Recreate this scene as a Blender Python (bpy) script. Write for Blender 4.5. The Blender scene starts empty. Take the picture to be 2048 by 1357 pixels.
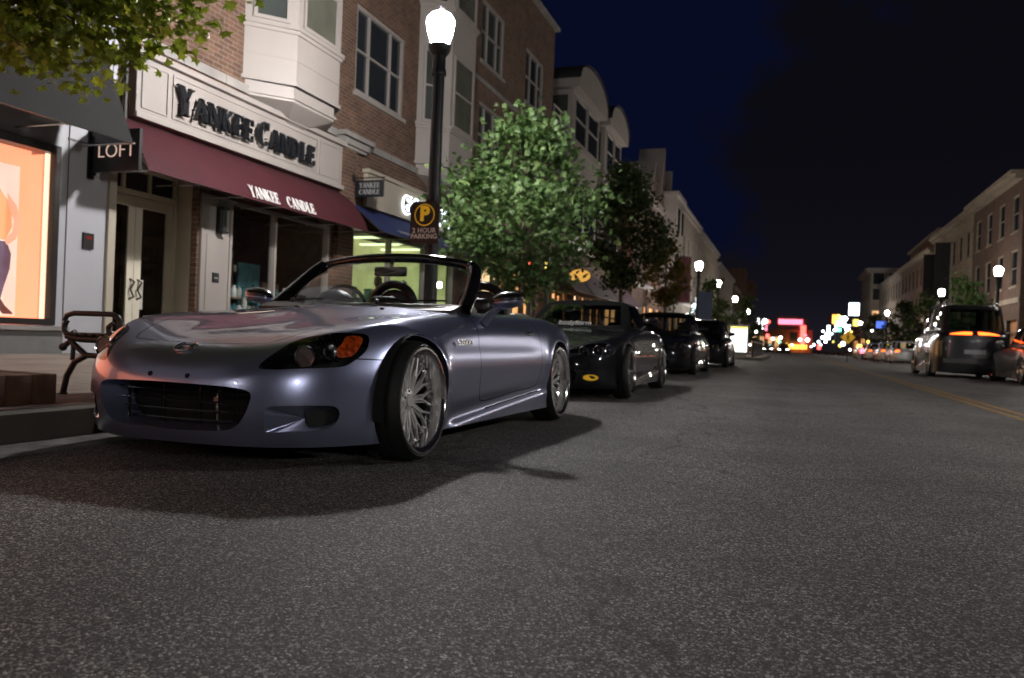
import bpy, bmesh, math, random
import numpy as np
from mathutils import Vector, Matrix
R = math.radians
random.seed(7)
sc = bpy.context.scene
C = sc.collection

# ---------------------------------------------------------------- camera
cam_d = bpy.data.cameras.new('camera')
cam = bpy.data.objects.new('camera', cam_d); C.objects.link(cam)
cam_d.sensor_width = 36.0
cam_d.lens = 1600 / 2048 * 36
cam_d.clip_start = 0.05; cam_d.clip_end = 3000
CH = 0.613
yaw = R(19.18)
fwd = Vector((-math.sin(yaw), math.cos(yaw), 0)); rgt = Vector((math.cos(yaw), math.sin(yaw), 0)); up = Vector((0, 0, 1))
roll = R(2.2)            # the photograph leans clockwise
rc = rgt * math.cos(roll) + up * math.sin(roll)
uc = -rgt * math.sin(roll) + up * math.cos(roll)
m = Matrix((rc, uc, -fwd)).transposed().to_4x4(); m.translation = Vector((0, 0, CH))
cam.matrix_world = m
cam_d.dof.use_dof = True
cam_d.dof.focus_distance = 2.7
cam_d.dof.aperture_fstop = 4.2
sc.camera = cam

# ---------------------------------------------------------------- sky, exposure, sampling
sc.view_settings.view_transform = 'Standard'; sc.view_settings.look = 'None'
sc.view_settings.exposure = 0.0; sc.view_settings.gamma = 1.0
sc.cycles.use_denoising = True
sc.cycles.use_adaptive_sampling = True
sc.cycles.adaptive_threshold = 0.02
sc.cycles.max_bounces = 8; sc.cycles.diffuse_bounces = 3; sc.cycles.glossy_bounces = 4
sc.cycles.transmission_bounces = 8; sc.cycles.transparent_max_bounces = 16
sc.cycles.sample_clamp_indirect = 4.0; sc.cycles.sample_clamp_direct = 0
sc.cycles.caustics_reflective = False; sc.cycles.caustics_refractive = False
sc.cycles.use_light_tree = True

world = bpy.data.worlds.new('World'); sc.world = world; world.use_nodes = True
wn = world.node_tree.nodes; wl = world.node_tree.links; wn.clear()
def N(nodes, t, **kw):
    n = nodes.new(t)
    for k, v in kw.items(): setattr(n, k, v)
    return n
wo = N(wn, 'ShaderNodeOutputWorld'); bgd = N(wn, 'ShaderNodeBackground')
tc = N(wn, 'ShaderNodeTexCoord'); sx = N(wn, 'ShaderNodeSeparateXYZ')
wl.new(tc.outputs['Generated'], sx.inputs[0])
clear = N(wn, 'ShaderNodeRGB'); clear.outputs[0].default_value = (0.0022, 0.0036, 0.0165, 1)     # last blue of dusk in a gap of the clouds
mp = N(wn, 'ShaderNodeMapping'); mp.inputs['Scale'].default_value = (1.0, 1.0, 1.3); mp.inputs['Location'].default_value = (0.55, 0.2, 0.1)
nz = N(wn, 'ShaderNodeTexNoise'); nz.inputs['Scale'].default_value = 5.0; nz.inputs['Detail'].default_value = 6; nz.inputs['Roughness'].default_value = 0.55
wl.new(tc.outputs['Generated'], mp.inputs[0]); wl.new(mp.outputs[0], nz.inputs['Vector'])
gapd = N(wn, 'ShaderNodeVectorMath', operation='DISTANCE'); gapd.inputs[1].default_value = (-0.16, 0.92, 0.36)
wl.new(tc.outputs['Generated'], gapd.inputs[0])
g1 = N(wn, 'ShaderNodeMath', operation='MULTIPLY_ADD'); g1.inputs[1].default_value = -1.7; g1.inputs[2].default_value = 0.33; wl.new(gapd.outputs['Value'], g1.inputs[0])
g2 = N(wn, 'ShaderNodeMath', operation='ADD'); wl.new(g1.outputs[0], g2.inputs[0]); wl.new(nz.outputs['Fac'], g2.inputs[1])
cr = N(wn, 'ShaderNodeValToRGB'); cr.color_ramp.elements[0].position = 0.46; cr.color_ramp.elements[1].position = 0.58
wl.new(g2.outputs[0], cr.inputs[0])
cl = N(wn, 'ShaderNodeValToRGB')     # cloud colour by elevation: lit a little from the town low down
cl.color_ramp.elements[0].position = 0.0; cl.color_ramp.elements[0].color = (0.0120, 0.0104, 0.0160, 1)
cl.color_ramp.elements[1].position = 0.22; cl.color_ramp.elements[1].color = (0.0034, 0.0033, 0.0054, 1)
e = cl.color_ramp.elements.new(0.07); e.color = (0.0058, 0.0052, 0.0088, 1)
wl.new(sx.outputs['Z'], cl.inputs[0])
mx = N(wn, 'ShaderNodeMix', data_type='RGBA')
wl.new(cr.outputs[0], mx.inputs[0]); wl.new(cl.outputs[0], mx.inputs[6]); wl.new(clear.outputs[0], mx.inputs[7])
wl.new(mx.outputs[2], bgd.inputs['Color']); bgd.inputs['Strength'].default_value = 1.0
wl.new(bgd.outputs[0], wo.inputs[0])

# ---------------------------------------------------------------- materials
MAT = {}
def _mat(name):
    m = bpy.data.materials.new(name); m.use_nodes = True
    nt = m.node_tree; b = nt.nodes['Principled BSDF']; MAT[name] = m
    return m, nt, b
def pm(name, col, rough=0.5, metal=0.0, coat=0.0, coat_rough=0.03, noise=0.06, nscale=8.0, bump=0.0, bscale=60.0, spec=0.5, ems=0.0, emc=None):
    """plain procedural material: base colour mottled by noise, optional fine bump"""
    m, nt, b = _mat(name); n = nt.nodes; l = nt.links
    b.inputs['Roughness'].default_value = rough; b.inputs['Metallic'].default_value = metal
    b.inputs['Coat Weight'].default_value = coat; b.inputs['Coat Roughness'].default_value = coat_rough
    b.inputs['Specular IOR Level'].default_value = spec
    t = N(n, 'ShaderNodeTexCoord'); x = N(n, 'ShaderNodeTexNoise'); x.inputs['Scale'].default_value = nscale; x.inputs['Detail'].default_value = 4
    l.new(t.outputs['Object'], x.inputs['Vector'])
    r = N(n, 'ShaderNodeValToRGB')
    r.color_ramp.elements[0].position = 0.3; r.color_ramp.elements[1].position = 0.7
    r.color_ramp.elements[0].color = tuple(max(0, c * (1 - noise)) for c in col) + (1,)
    r.color_ramp.elements[1].color = tuple(min(1, c * (1 + noise)) for c in col) + (1,)
    l.new(x.outputs['Fac'], r.inputs[0]); l.new(r.outputs[0], b.inputs['Base Color'])
    if bump:
        y = N(n, 'ShaderNodeTexNoise'); y.inputs['Scale'].default_value = bscale; y.inputs['Detail'].default_value = 3
        l.new(t.outputs['Object'], y.inputs['Vector'])
        bp = N(n, 'ShaderNodeBump'); bp.inputs['Strength'].default_value = bump; bp.inputs['Distance'].default_value = 0.01
        l.new(y.outputs['Fac'], bp.inputs['Height']); l.new(bp.outputs[0], b.inputs['Normal'])
    if ems:
        b.inputs['Emission Color'].default_value = (emc or col) + (1,); b.inputs['Emission Strength'].default_value = ems
    return m
def glass(name, tint=(0.9, 0.93, 0.95), rough=0.02, refl=1.0):
    """thin pane: straight-through transparency plus mirror reflection by angle"""
    m, nt, b = _mat(name); n = nt.nodes; l = nt.links; n.remove(b)
    o = [q for q in n if q.type == 'OUTPUT_MATERIAL'][0]
    tr = N(n, 'ShaderNodeBsdfTransparent'); tr.inputs[0].default_value = tint + (1,)
    g = N(n, 'ShaderNodeBsdfGlossy'); g.inputs['Roughness'].default_value = rough
    f0 = N(n, 'ShaderNodeLayerWeight'); f0.inputs[0].default_value = 0.5      # facing: 0 head on, 1 grazing, same for both sides
    pw = N(n, 'ShaderNodeMath', operation='POWER'); pw.inputs[1].default_value = 4.0; l.new(f0.outputs['Facing'], pw.inputs[0])
    f = N(n, 'ShaderNodeMath', operation='MULTIPLY_ADD'); f.inputs[1].default_value = 0.9; f.inputs[2].default_value = 0.06; l.new(pw.outputs[0], f.inputs[0])
    mul = N(n, 'ShaderNodeMath', operation='MULTIPLY'); mul.inputs[1].default_value = refl; mul.use_clamp = True
    mi = N(n, 'ShaderNodeMixShader')
    l.new(f.outputs[0], mul.inputs[0]); l.new(mul.outputs[0], mi.inputs[0]); l.new(tr.outputs[0], mi.inputs[1]); l.new(g.outputs[0], mi.inputs[2]); l.new(mi.outputs[0], o.inputs[0])
    return m
def emis(name, col, s):
    m, nt, b = _mat(name); b.inputs['Base Color'].default_value = col + (1,)
    b.inputs['Emission Color'].default_value = col + (1,); b.inputs['Emission Strength'].default_value = s
    b.inputs['Roughness'].default_value = 0.3
    return m

pm('paint_blue', (0.285, 0.31, 0.465), 0.29, 0.82, 1.0, 0.012, 0.015, 400)
pm('paint_black', (0.004, 0.004, 0.006), 0.5, 0.0, 0.9, 0.02, 0.1, 300, spec=0.1)
pm('paint_silver', (0.42, 0.42, 0.42), 0.35, 0.7, 1.0, 0.03, 0.02, 300)
pm('paint_dark', (0.012, 0.012, 0.015), 0.35, 0.4, 1.0, 0.03, 0.05, 300)
pm('black_plastic', (0.012, 0.012, 0.013), 0.42, 0, 0, 0, 0.2, 40, 0.15, 300)
pm('black_gloss', (0.006, 0.006, 0.007), 0.08, 0, 0.6)
pm('leather', (0.010, 0.009, 0.009), 0.38, 0, 0, 0, 0.15, 20, 0.3, 120)
pm('soft_top', (0.004, 0.004, 0.004), 0.85, 0, 0, 0, 0.2, 40, 0.2, 200, 0.08)
pm('rubber', (0.006, 0.006, 0.006), 0.65, 0, 0, 0, 0.2, 20, 0.2, 200)
pm('chrome', (0.80, 0.79, 0.79), 0.14, 1.0, 0, 0, 0.03, 30)
pm('wheel_silver', (0.85, 0.84, 0.83), 0.30, 0.70, 0.3, 0.05, 0.04, 40)
pm('smoked_chrome', (0.30, 0.30, 0.31), 0.12, 1.0, 0.5)
pm('dark_void', (0.004, 0.004, 0.004), 0.9)
pm('steel', (0.35, 0.34, 0.33), 0.35, 1.0, 0, 0, 0.15, 60)
pm('orange_lens', (0.42, 0.055, 0.004), 0.12, 0, 1.0, 0.02, 0.75, 45, 0.6, 60)
pm('red_lens', (0.45, 0.01, 0.01), 0.15, 0, 1.0)
glass('car_glass', (0.80, 0.86, 0.84), 0.01)
glass('dark_glass', (0.20, 0.22, 0.22), 0.01)
glass('lamp_lens', (0.95, 0.96, 0.97), 0.01)

# ---------------------------------------------------------------- helpers
def thing(name, label, cat, loc=(0, 0, 0), rotz=0, group=None):
    o = bpy.data.objects.new(name, None); C.objects.link(o); o.empty_display_size = 0.3
    o.location = loc; o.rotation_euler = (0, 0, rotz); o['label'] = label; o['category'] = cat
    if group: o['group'] = group
    return o
def tag(o, label=None, cat=None, group=None, kind=None):
    if label: o['label'] = label
    if cat: o['category'] = cat
    if group: o['group'] = group
    if kind: o['kind'] = kind
    return o
def mesh_obj(name, verts, faces, mat, parent=None, smooth=False, normals=None, loc=None):
    me = bpy.data.meshes.new(name)
    me.from_pydata([tuple(v) for v in verts], [], [tuple(f) for f in faces]); me.update()
    mats = mat if isinstance(mat, (list, tuple)) else [mat]
    for q in mats: me.materials.append(MAT[q] if isinstance(q, str) else q)
    if smooth:
        me.shade_smooth()
        if normals is not None: me.normals_split_custom_set_from_vertices([tuple(q) for q in normals])
    o = bpy.data.objects.new(name, me); C.objects.link(o)
    if parent: o.parent = parent
    if loc is not None: o.location = loc
    return o
class MB:
    """collects simple solids into one mesh"""
    def __init__(s): s.v = []; s.f = []; s.mi = []; s.cur = 0
    def add(s, vs, fs):
        k = len(s.v); s.v += [tuple(q) for q in vs]; s.f += [tuple(i + k for i in f) for f in fs]; s.mi += [s.cur] * len(fs); return s
    def box(s, x0, x1, y0, y1, z0, z1):
        if x0 > x1: x0, x1 = x1, x0
        if y0 > y1: y0, y1 = y1, y0
        if z0 > z1: z0, z1 = z1, z0
        return s.add([(x0,y0,z0),(x1,y0,z0),(x1,y1,z0),(x0,y1,z0),(x0,y0,z1),(x1,y0,z1),(x1,y1,z1),(x0,y1,z1)],
              [(0,3,2,1),(4,5,6,7),(0,1,5,4),(1,2,6,5),(2,3,7,6),(3,0,4,7)])
    def bbox(s, x0, x1, y0, y1, z0, z1, b=0.01):
        """box with chamfered edges"""
        bm = bmesh.new(); bmesh.ops.create_cube(bm, size=1)
        for v in bm.verts: v.co = Vector(((x0+x1)/2 + v.co.x*(x1-x0), (y0+y1)/2 + v.co.y*(y1-y0), (z0+z1)/2 + v.co.z*(z1-z0)))
        bmesh.ops.bevel(bm, geom=bm.edges[:], offset=b, segments=2, affect='EDGES', profile=0.5)
        bm.verts.index_update(); s.add([v.co[:] for v in bm.verts], [[v.index for v in f.verts] for f in bm.faces]); bm.free(); return s
    def prism(s, poly, a, b, axis='x'):
        """closed 2D outline pushed from a to b along an axis; outline in the other two axes in order (y,z) / (x,z) / (x,y)"""
        n = len(poly)
        def p(q, t): return (t, q[0], q[1]) if axis == 'x' else ((q[0], t, q[1]) if axis == 'y' else (q[0], q[1], t))
        vs = [p(q, a) for q in poly] + [p(q, b) for q in poly]
        return s.add(vs, [tuple(range(n))[::-1], tuple(range(n, 2*n))] + [(i, (i+1) % n, n + (i+1) % n, n + i) for i in range(n)])
    def tube(s, pts, r, n=8, cap=True):
        pts = [Vector(p) for p in pts]; rs = r if isinstance(r, (list, tuple)) else [r] * len(pts)
        k = len(s.v); rings = []
        for i, p in enumerate(pts):
            d = (pts[min(i+1, len(pts)-1)] - pts[max(i-1, 0)]).normalized()
            a = d.cross(Vector((0, 0, 1)) if abs(d.z) < 0.9 else Vector((1, 0, 0))).normalized() if i == 0 else (a - d * a.dot(d)).normalized()
            b = d.cross(a)
            rings.append([p + (a * math.cos(2*math.pi*j/n) + b * math.sin(2*math.pi*j/n)) * rs[i] for j in range(n)])
        vs = [q for ring in rings for q in ring]
        fs = [(i*n+j, i*n+(j+1) % n, (i+1)*n+(j+1) % n, (i+1)*n+j) for i in range(len(pts)-1) for j in range(n)]
        if cap: fs += [tuple(range(n))[::-1], tuple((len(pts)-1)*n + j for j in range(n))]
        return s.add(vs, fs)
    def lathe(s, prof, n=24, axis='z', c=(0, 0, 0), closed=False):
        """prof: list of (radius, height along axis)"""
        vs = []
        for r_, h in prof:
            for j in range(n):
                a = 2*math.pi*j/n; u, w = r_*math.cos(a), r_*math.sin(a)
                vs.append((c[0]+u, c[1]+w, c[2]+h) if axis == 'z' else ((c[0]+h, c[1]+u, c[2]+w) if axis == 'x' else (c[0]+w, c[1]+h, c[2]+u)))
        m_ = len(prof); fs = [(i*n+j, i*n+(j+1) % n, ((i+1) % m_)*n+(j+1) % n, ((i+1) % m_)*n+j) for i in range(m_ if closed else m_-1) for j in range(n)]
        if not closed:
            if prof[0][0] > 1e-4: fs.append(tuple(range(n))[::-1])
            if prof[-1][0] > 1e-4: fs.append(tuple((m_-1)*n+j for j in range(n)))
        return s.add(vs, fs)
    def ball(s, c, r, n=12, sc=(1, 1, 1)):
        prof = [(max(1e-5, math.sin(math.pi*i/n)), -math.cos(math.pi*i/n)) for i in range(n+1)]
        k = len(s.v); s.lathe(prof, n*2, 'z')
        for i in range(k, len(s.v)):
            q = s.v[i]; s.v[i] = (c[0]+q[0]*r*sc[0], c[1]+q[1]*r*sc[1], c[2]+q[2]*r*sc[2])
        return s
    def xf(s, fn, start=0):
        for i in range(start, len(s.v)): s.v[i] = tuple(fn(s.v[i]))
        return s
    def build(s, name, mat, parent=None, smooth=False, sharp=35):
        me = bpy.data.meshes.new(name); me.from_pydata(s.v, [], s.f); me.update()
        for q in (mat if isinstance(mat, (list, tuple)) else [mat]): me.materials.append(MAT[q])
        if s.cur or any(s.mi): me.polygons.foreach_set('material_index', s.mi)
        bm = bmesh.new(); bm.from_mesh(me); bmesh.ops.recalc_face_normals(bm, faces=bm.faces); bm.to_mesh(me); bm.free()
        if smooth:
            me.shade_smooth(); me.set_sharp_from_angle(angle=R(sharp))
        o = bpy.data.objects.new(name, me); C.objects.link(o)
        if parent: o.parent = parent
        return o
def dup(root, loc, rotz=None, label=None):
    r = root.copy(); C.objects.link(r); r.location = loc
    if rotz is not None: r.rotation_euler = (0, 0, rotz)
    if label: r['label'] = label
    for ch in list(root.children):
        c = ch.copy(); C.objects.link(c); c.parent = r
        for g in list(ch.children):
            d = g.copy(); C.objects.link(d); d.parent = c
    return r
def text(name, s, size, mat, parent, loc, rot, ext=0.004, align='CENTER', sx_=1.0, off=0.0, space=1.0):
    cu = bpy.data.curves.new(name, 'FONT'); cu.body = s; cu.size = size; cu.extrude = ext; cu.align_x = align; cu.align_y = 'CENTER'
    cu.offset = off; cu.space_character = space
    o = bpy.data.objects.new(name, cu); C.objects.link(o)
    bpy.context.view_layer.update()
    me = bpy.data.meshes.new_from_object(o.evaluated_get(bpy.context.evaluated_depsgraph_get()))
    bpy.data.objects.remove(o)
    me.materials.clear(); me.materials.append(MAT[mat])
    for v in me.vertices: v.co.x *= sx_
    o = bpy.data.objects.new(name, me); C.objects.link(o)
    o.parent = parent; o.location = loc; o.rotation_euler = rot
    return o

# ================================================================ CARS
def spline(xs, ys):
    """natural cubic spline through the points, straight beyond the ends"""
    xs = np.array(xs, float); ys = np.array(ys, float); n = len(xs); h = np.diff(xs)
    A = np.eye(n); b = np.zeros(n)
    for i in range(1, n-1):
        A[i, i-1] = h[i-1]; A[i, i] = 2*(h[i-1]+h[i]); A[i, i+1] = h[i]
        b[i] = 6*((ys[i+1]-ys[i])/h[i] - (ys[i]-ys[i-1])/h[i-1])
    M = np.linalg.solve(A, b)
    s0 = (ys[1]-ys[0])/h[0] - h[0]*M[1]/6; s1 = (ys[-1]-ys[-2])/h[-1] + h[-1]*M[-2]/6
    def f(x):
        x = np.asarray(x, float); i = np.clip(np.searchsorted(xs, x)-1, 0, n-2)
        a = xs[i+1]-x; c = x-xs[i]; hh = h[i]
        v = (M[i]*a**3 + M[i+1]*c**3)/(6*hh) + (ys[i]/hh - M[i]*hh/6)*a + (ys[i+1]/hh - M[i+1]*hh/6)*c
        v = np.where(x < xs[0], ys[0]+s0*(x-xs[0]), v); return np.where(x > xs[-1], ys[-1]+s1*(x-xs[-1]), v)
    return f
def smin(a, b, k):
    h = np.clip(0.5+0.5*(b-a)/k, 0, 1); return b*(1-h)+a*h - k*h*(1-h)
def sstep(e0, e1, x):
    t = np.clip((x-e0)/(e1-e0), 0, 1); return t*t*(3-2*t)
def polysd(poly, px, py):
    """signed distance to a closed polygon, negative inside"""
    P = np.array(poly, float); d = np.full(px.shape, 1e9); s = np.ones(px.shape)
    n = len(P)
    for i in range(n):
        a = P[i]; b = P[i-1]; e = b-a; wx, wy = px-a[0], py-a[1]
        t = np.clip((wx*e[0]+wy*e[1])/max(e@e, 1e-12), 0, 1)
        d = np.minimum(d, (wx-e[0]*t)**2+(wy-e[1]*t)**2)
        c1 = py >= a[1]; c2 = py < b[1]; c3 = e[0]*wy > e[1]*wx
        s = np.where((c1 & c2 & c3) | (~c1 & ~c2 & ~c3), -s, s)
    return s*np.sqrt(d)
def closed(pts, n=10):
    """smooth closed curve (Catmull-Rom) through the points"""
    P = np.array(pts, float); m_ = len(P); out = []
    for i in range(m_):
        p0, p1, p2, p3 = P[i-1], P[i], P[(i+1) % m_], P[(i+2) % m_]
        for j in range(n):
            t = j/n; out.append(0.5*((2*p1)+(-p0+p2)*t+(2*p0-5*p1+4*p2-p3)*t*t+(-p0+3*p1-3*p2+p3)*t**3))
    return out
def openc(pts, n=8):
    P = [np.array(p, float) for p in pts]; P = [2*P[0]-P[1]] + P + [2*P[-1]-P[-2]]; out = []
    for i in range(1, len(P)-2):
        p0, p1, p2, p3 = P[i-1:i+3]
        for j in range(n):
            t = j/n; out.append(0.5*((2*p1)+(-p0+p2)*t+(2*p0-5*p1+4*p2-p3)*t*t+(-p0+3*p1-3*p2+p3)*t**3))
    out.append(P[-2]); return out
def clip(V, Fc, g):
    """split a mesh along g=0; returns V, faces where g<0, faces where g>0, cut edges"""
    gv = g(V[:, 0], V[:, 1], V[:, 2]); gv = np.where(np.abs(gv) < 1e-7, 1e-7, gv); neg = gv < 0
    ins, outs, edges, new, cache = [], [], [], [], {}; nv = len(V)
    for f in Fc:
        k = [neg[i] for i in f]
        if all(k): ins.append(f); continue
        if not any(k): outs.append(f); continue
        a, b, cut = [], [], []
        for j in range(len(f)):
            i0, i1 = f[j], f[(j+1) % len(f)]
            (a if neg[i0] else b).append(i0)
            if neg[i0] != neg[i1]:
                key = (i0, i1) if i0 < i1 else (i1, i0)
                if key not in cache:
                    p, q = V[key[0]], V[key[1]]; t = gv[key[0]]/(gv[key[0]]-gv[key[1]]); cache[key] = nv+len(new); new.append(p+(q-p)*t)
                a.append(cache[key]); b.append(cache[key]); cut.append(cache[key])
        if len(a) > 2: ins.append(tuple(a))
        if len(b) > 2: outs.append(tuple(b))
        if len(cut) == 2: edges.append(tuple(cut))
    return (np.vstack([V, np.array(new)]) if new else V), ins, outs, edges
def compact(V, Fc):
    u = sorted({i for f in Fc for i in f}); mp_ = {k: i for i, k in enumerate(u)}
    return V[u], [tuple(mp_[i] for i in f) for f in Fc]
def lips(V, edges, fn):
    """strip from the cut edges to where fn moves them"""
    u = sorted({i for e_ in edges for i in e_}); mp_ = {k: i for i, k in enumerate(u)}; A = V[u]; B = fn(A); n = len(u)
    return np.vstack([A, B]), [(mp_[a], mp_[b], n+mp_[b], n+mp_[a]) for a, b in edges]

class Body:
    """car shell as an implicit surface: side width, top height, nose and tail sheets blended together"""
    def __init__(s, L=4.06, wb=2.4, fo=0.78, hw=0.865, hs=1.0, res=0.018, rad=0.293, arch=0.318, top=None, crest=None, plan=None, boxy=0.0):
        s.L, s.wb, s.fo, s.hw, s.hs, s.res, s.rad, s.arch = L, wb, fo, hw, hs, res, rad, arch
        q = L/4.06
        s.top = spline([y*q for y in (0, .12, .28, .5, .8, 1.1, 1.4, 1.7, 2.2, 2.9, 3.4, 3.8, 4.06)],
                       top or [.430, .510, .572, .622, .675, .722, .764, .798, .800, .795, .785, .765, .735])
        s.crest = spline([y*q for y in (0, .2, .42, .6, .8, 1.0, 1.3, 1.7, 2.2, 2.7, 3.1, 3.5, 3.8, 4.06)],
                       crest or [.44, .540, .622, .660, .688, .706, .732, .765, .782, .790, .790, .770, .735, .69])
        s.plan = spline([y*q for y in (0, .4, .78, 1.2, 1.9, 2.6, 3.18, 3.6, 4.06)], [p*hw/.865 for p in (plan or (.84, .862, .866, .850, .846, .856, .872, .845, .74))])
        s.nplan = spline([p*hw/.865 for p in (-.36, -.2, 0, .2, .36, .5, .6, .68, .75, .81, .86)], [.042, .010, 0, .010, .042, .105, .18, .275, .40, .56, .80])
        s.rplan = spline([p*hw/.865 for p in (-.3, 0, .3, .55, .7, .78, .84)], [.02, 0, .02, .08, .17, .30, .55])
        s.nprof = spline([.05, .11, .18, .27, .36, .43, .50, .58, .7], [.10, .055, .022, .004, .006, .022, .06, .13, .3])
        s.boxy = boxy
    def F(s, x, y, z):
        a = np.abs(x); hz = z/s.hs
        T = s.top(y) + (s.crest(y)-s.top(y))*sstep(.18, .66, a/s.hw*.865)
        T = T*s.hs - .9*np.maximum(a/s.hw*.865-.70, 0)**2*2
        W = s.plan(y) - .55*np.maximum(hz-.42, 0)**2*1.6 - .03*sstep(.45, .12, hz)
        for c in (s.fo, s.fo+s.wb):                       # flared arches
            r_ = np.sqrt((y-c)**2+(z-s.rad)**2); W = W + .016*np.exp(-((r_-s.arch)/.055)**2)
        sill = .10 + .062*(y-1.25)                          # sill panel stands proud below a rising line
        onside = sstep(1.12, 1.3, y)*sstep(2.92, 2.8, y)
        W = W + .018*sstep(sill+.070, sill+.015, hz)*onside - .010*np.exp(-((hz-sill-.09)/.04)**2)*onside
        W = W - .007*np.exp(-((hz-.57)/.05)**2)*sstep(1.0, 1.3, y)*sstep(2.9, 2.5, y)
        nf = y - s.nplan(a) - s.nprof(hz)
        nr = s.L - y - s.rplan(a) - .25*np.maximum(hz-.6, 0) - .3*np.maximum(.35-hz, 0)**2*2
        f = smin(W-a, T-z, .13 - .05*s.boxy)
        f = smin(f, nf, .07); return smin(f, nr, .08)
    def mesh(s):
        bx, by0, by1, bz0, bz1 = s.hw+.09, -.12, s.L+.12, -1.3, 1.0*s.hs
        nx = int(2*bx/s.res); ny = int((by1-by0)/s.res); nz_ = int((bz1-bz0)/s.res*1.25)
        idx = {}; P = []; Fc = []
        X = np.linspace(-bx, bx, nx+1); Y = np.linspace(by0, by1, ny+1); Z = np.linspace(bz0, bz1, nz_+1)
        def vid(i, j, k):
            key = (i, j, k)
            if key not in idx: idx[key] = len(P); P.append((X[i], Y[j], Z[k]))
            return idx[key]
        for i in range(nx):
            for j in range(ny): Fc.append((vid(i,j,nz_), vid(i+1,j,nz_), vid(i+1,j+1,nz_), vid(i,j+1,nz_)))
            for k in range(nz_):
                Fc.append((vid(i,0,k), vid(i+1,0,k), vid(i+1,0,k+1), vid(i,0,k+1)))
                Fc.append((vid(i+1,ny,k), vid(i,ny,k), vid(i,ny,k+1), vid(i+1,ny,k+1)))
        for j in range(ny):
            for k in range(nz_):
                Fc.append((vid(0,j+1,k), vid(0,j,k), vid(0,j,k+1), vid(0,j+1,k+1)))
                Fc.append((vid(nx,j,k), vid(nx,j+1,k), vid(nx,j+1,k+1), vid(nx,j,k+1)))
        P = np.array(P); t_ = (P[:, 1]-by0)/(by1-by0)
        O_ = np.stack([P[:, 0]*.66, .42+t_*(s.L-.42-.42), np.full(len(P), .33*s.hs)], 1)
        D = P-O_; lo = np.zeros(len(P)); hi = np.full(len(P), 1.6)
        for _ in range(34):
            mid = (lo+hi)/2; Q = O_+D*mid[:, None]; f = s.F(Q[:, 0], Q[:, 1], Q[:, 2]); lo = np.where(f > 0, mid, lo); hi = np.where(f > 0, hi, mid)
        V = O_+D*lo[:, None]
        return V, Fc
    def normals(s, V, sgn=1.0):
        e_ = 5e-3; n = []
        for d in range(3):
            A = V.copy(); B = V.copy(); A[:, d] += e_; B[:, d] -= e_
            n.append(s.F(B[:, 0], B[:, 1], B[:, 2])-s.F(A[:, 0], A[:, 1], A[:, 2]))
        n = np.stack(n, 1); return n/np.maximum(np.linalg.norm(n, axis=1, keepdims=True), 1e-9)
    def topz(s, x, y):
        """height of the shell above (x, y)"""
        x = np.asarray(x, float); y = np.asarray(y, float); lo = np.full(x.shape, .3); hi = np.full(x.shape, 1.3)
        for _ in range(30):
            m_ = (lo+hi)/2; f = s.F(x, y, m_); lo = np.where(f > 0, m_, lo); hi = np.where(f > 0, hi, m_)
        return lo
    def frontx(s, x, z):
        x = np.asarray(x, float); z = np.asarray(z, float); lo = np.full(x.shape, 1.2); hi = np.full(x.shape, -.2)
        for _ in range(30):
            m_ = (lo+hi)/2; f = s.F(x, m_, z); lo = np.where(f > 0, m_, lo); hi = np.where(f > 0, hi, m_)
        return lo
    def sidex(s, y, z):
        y = np.asarray(y, float); z = np.asarray(z, float); lo = np.full(y.shape, .3); hi = np.full(y.shape, 1.1)
        for _ in range(30):
            m_ = (lo+hi)/2; f = s.F(m_, y, z); lo = np.where(f > 0, m_, lo); hi = np.where(f > 0, hi, m_)
        return lo
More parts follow.
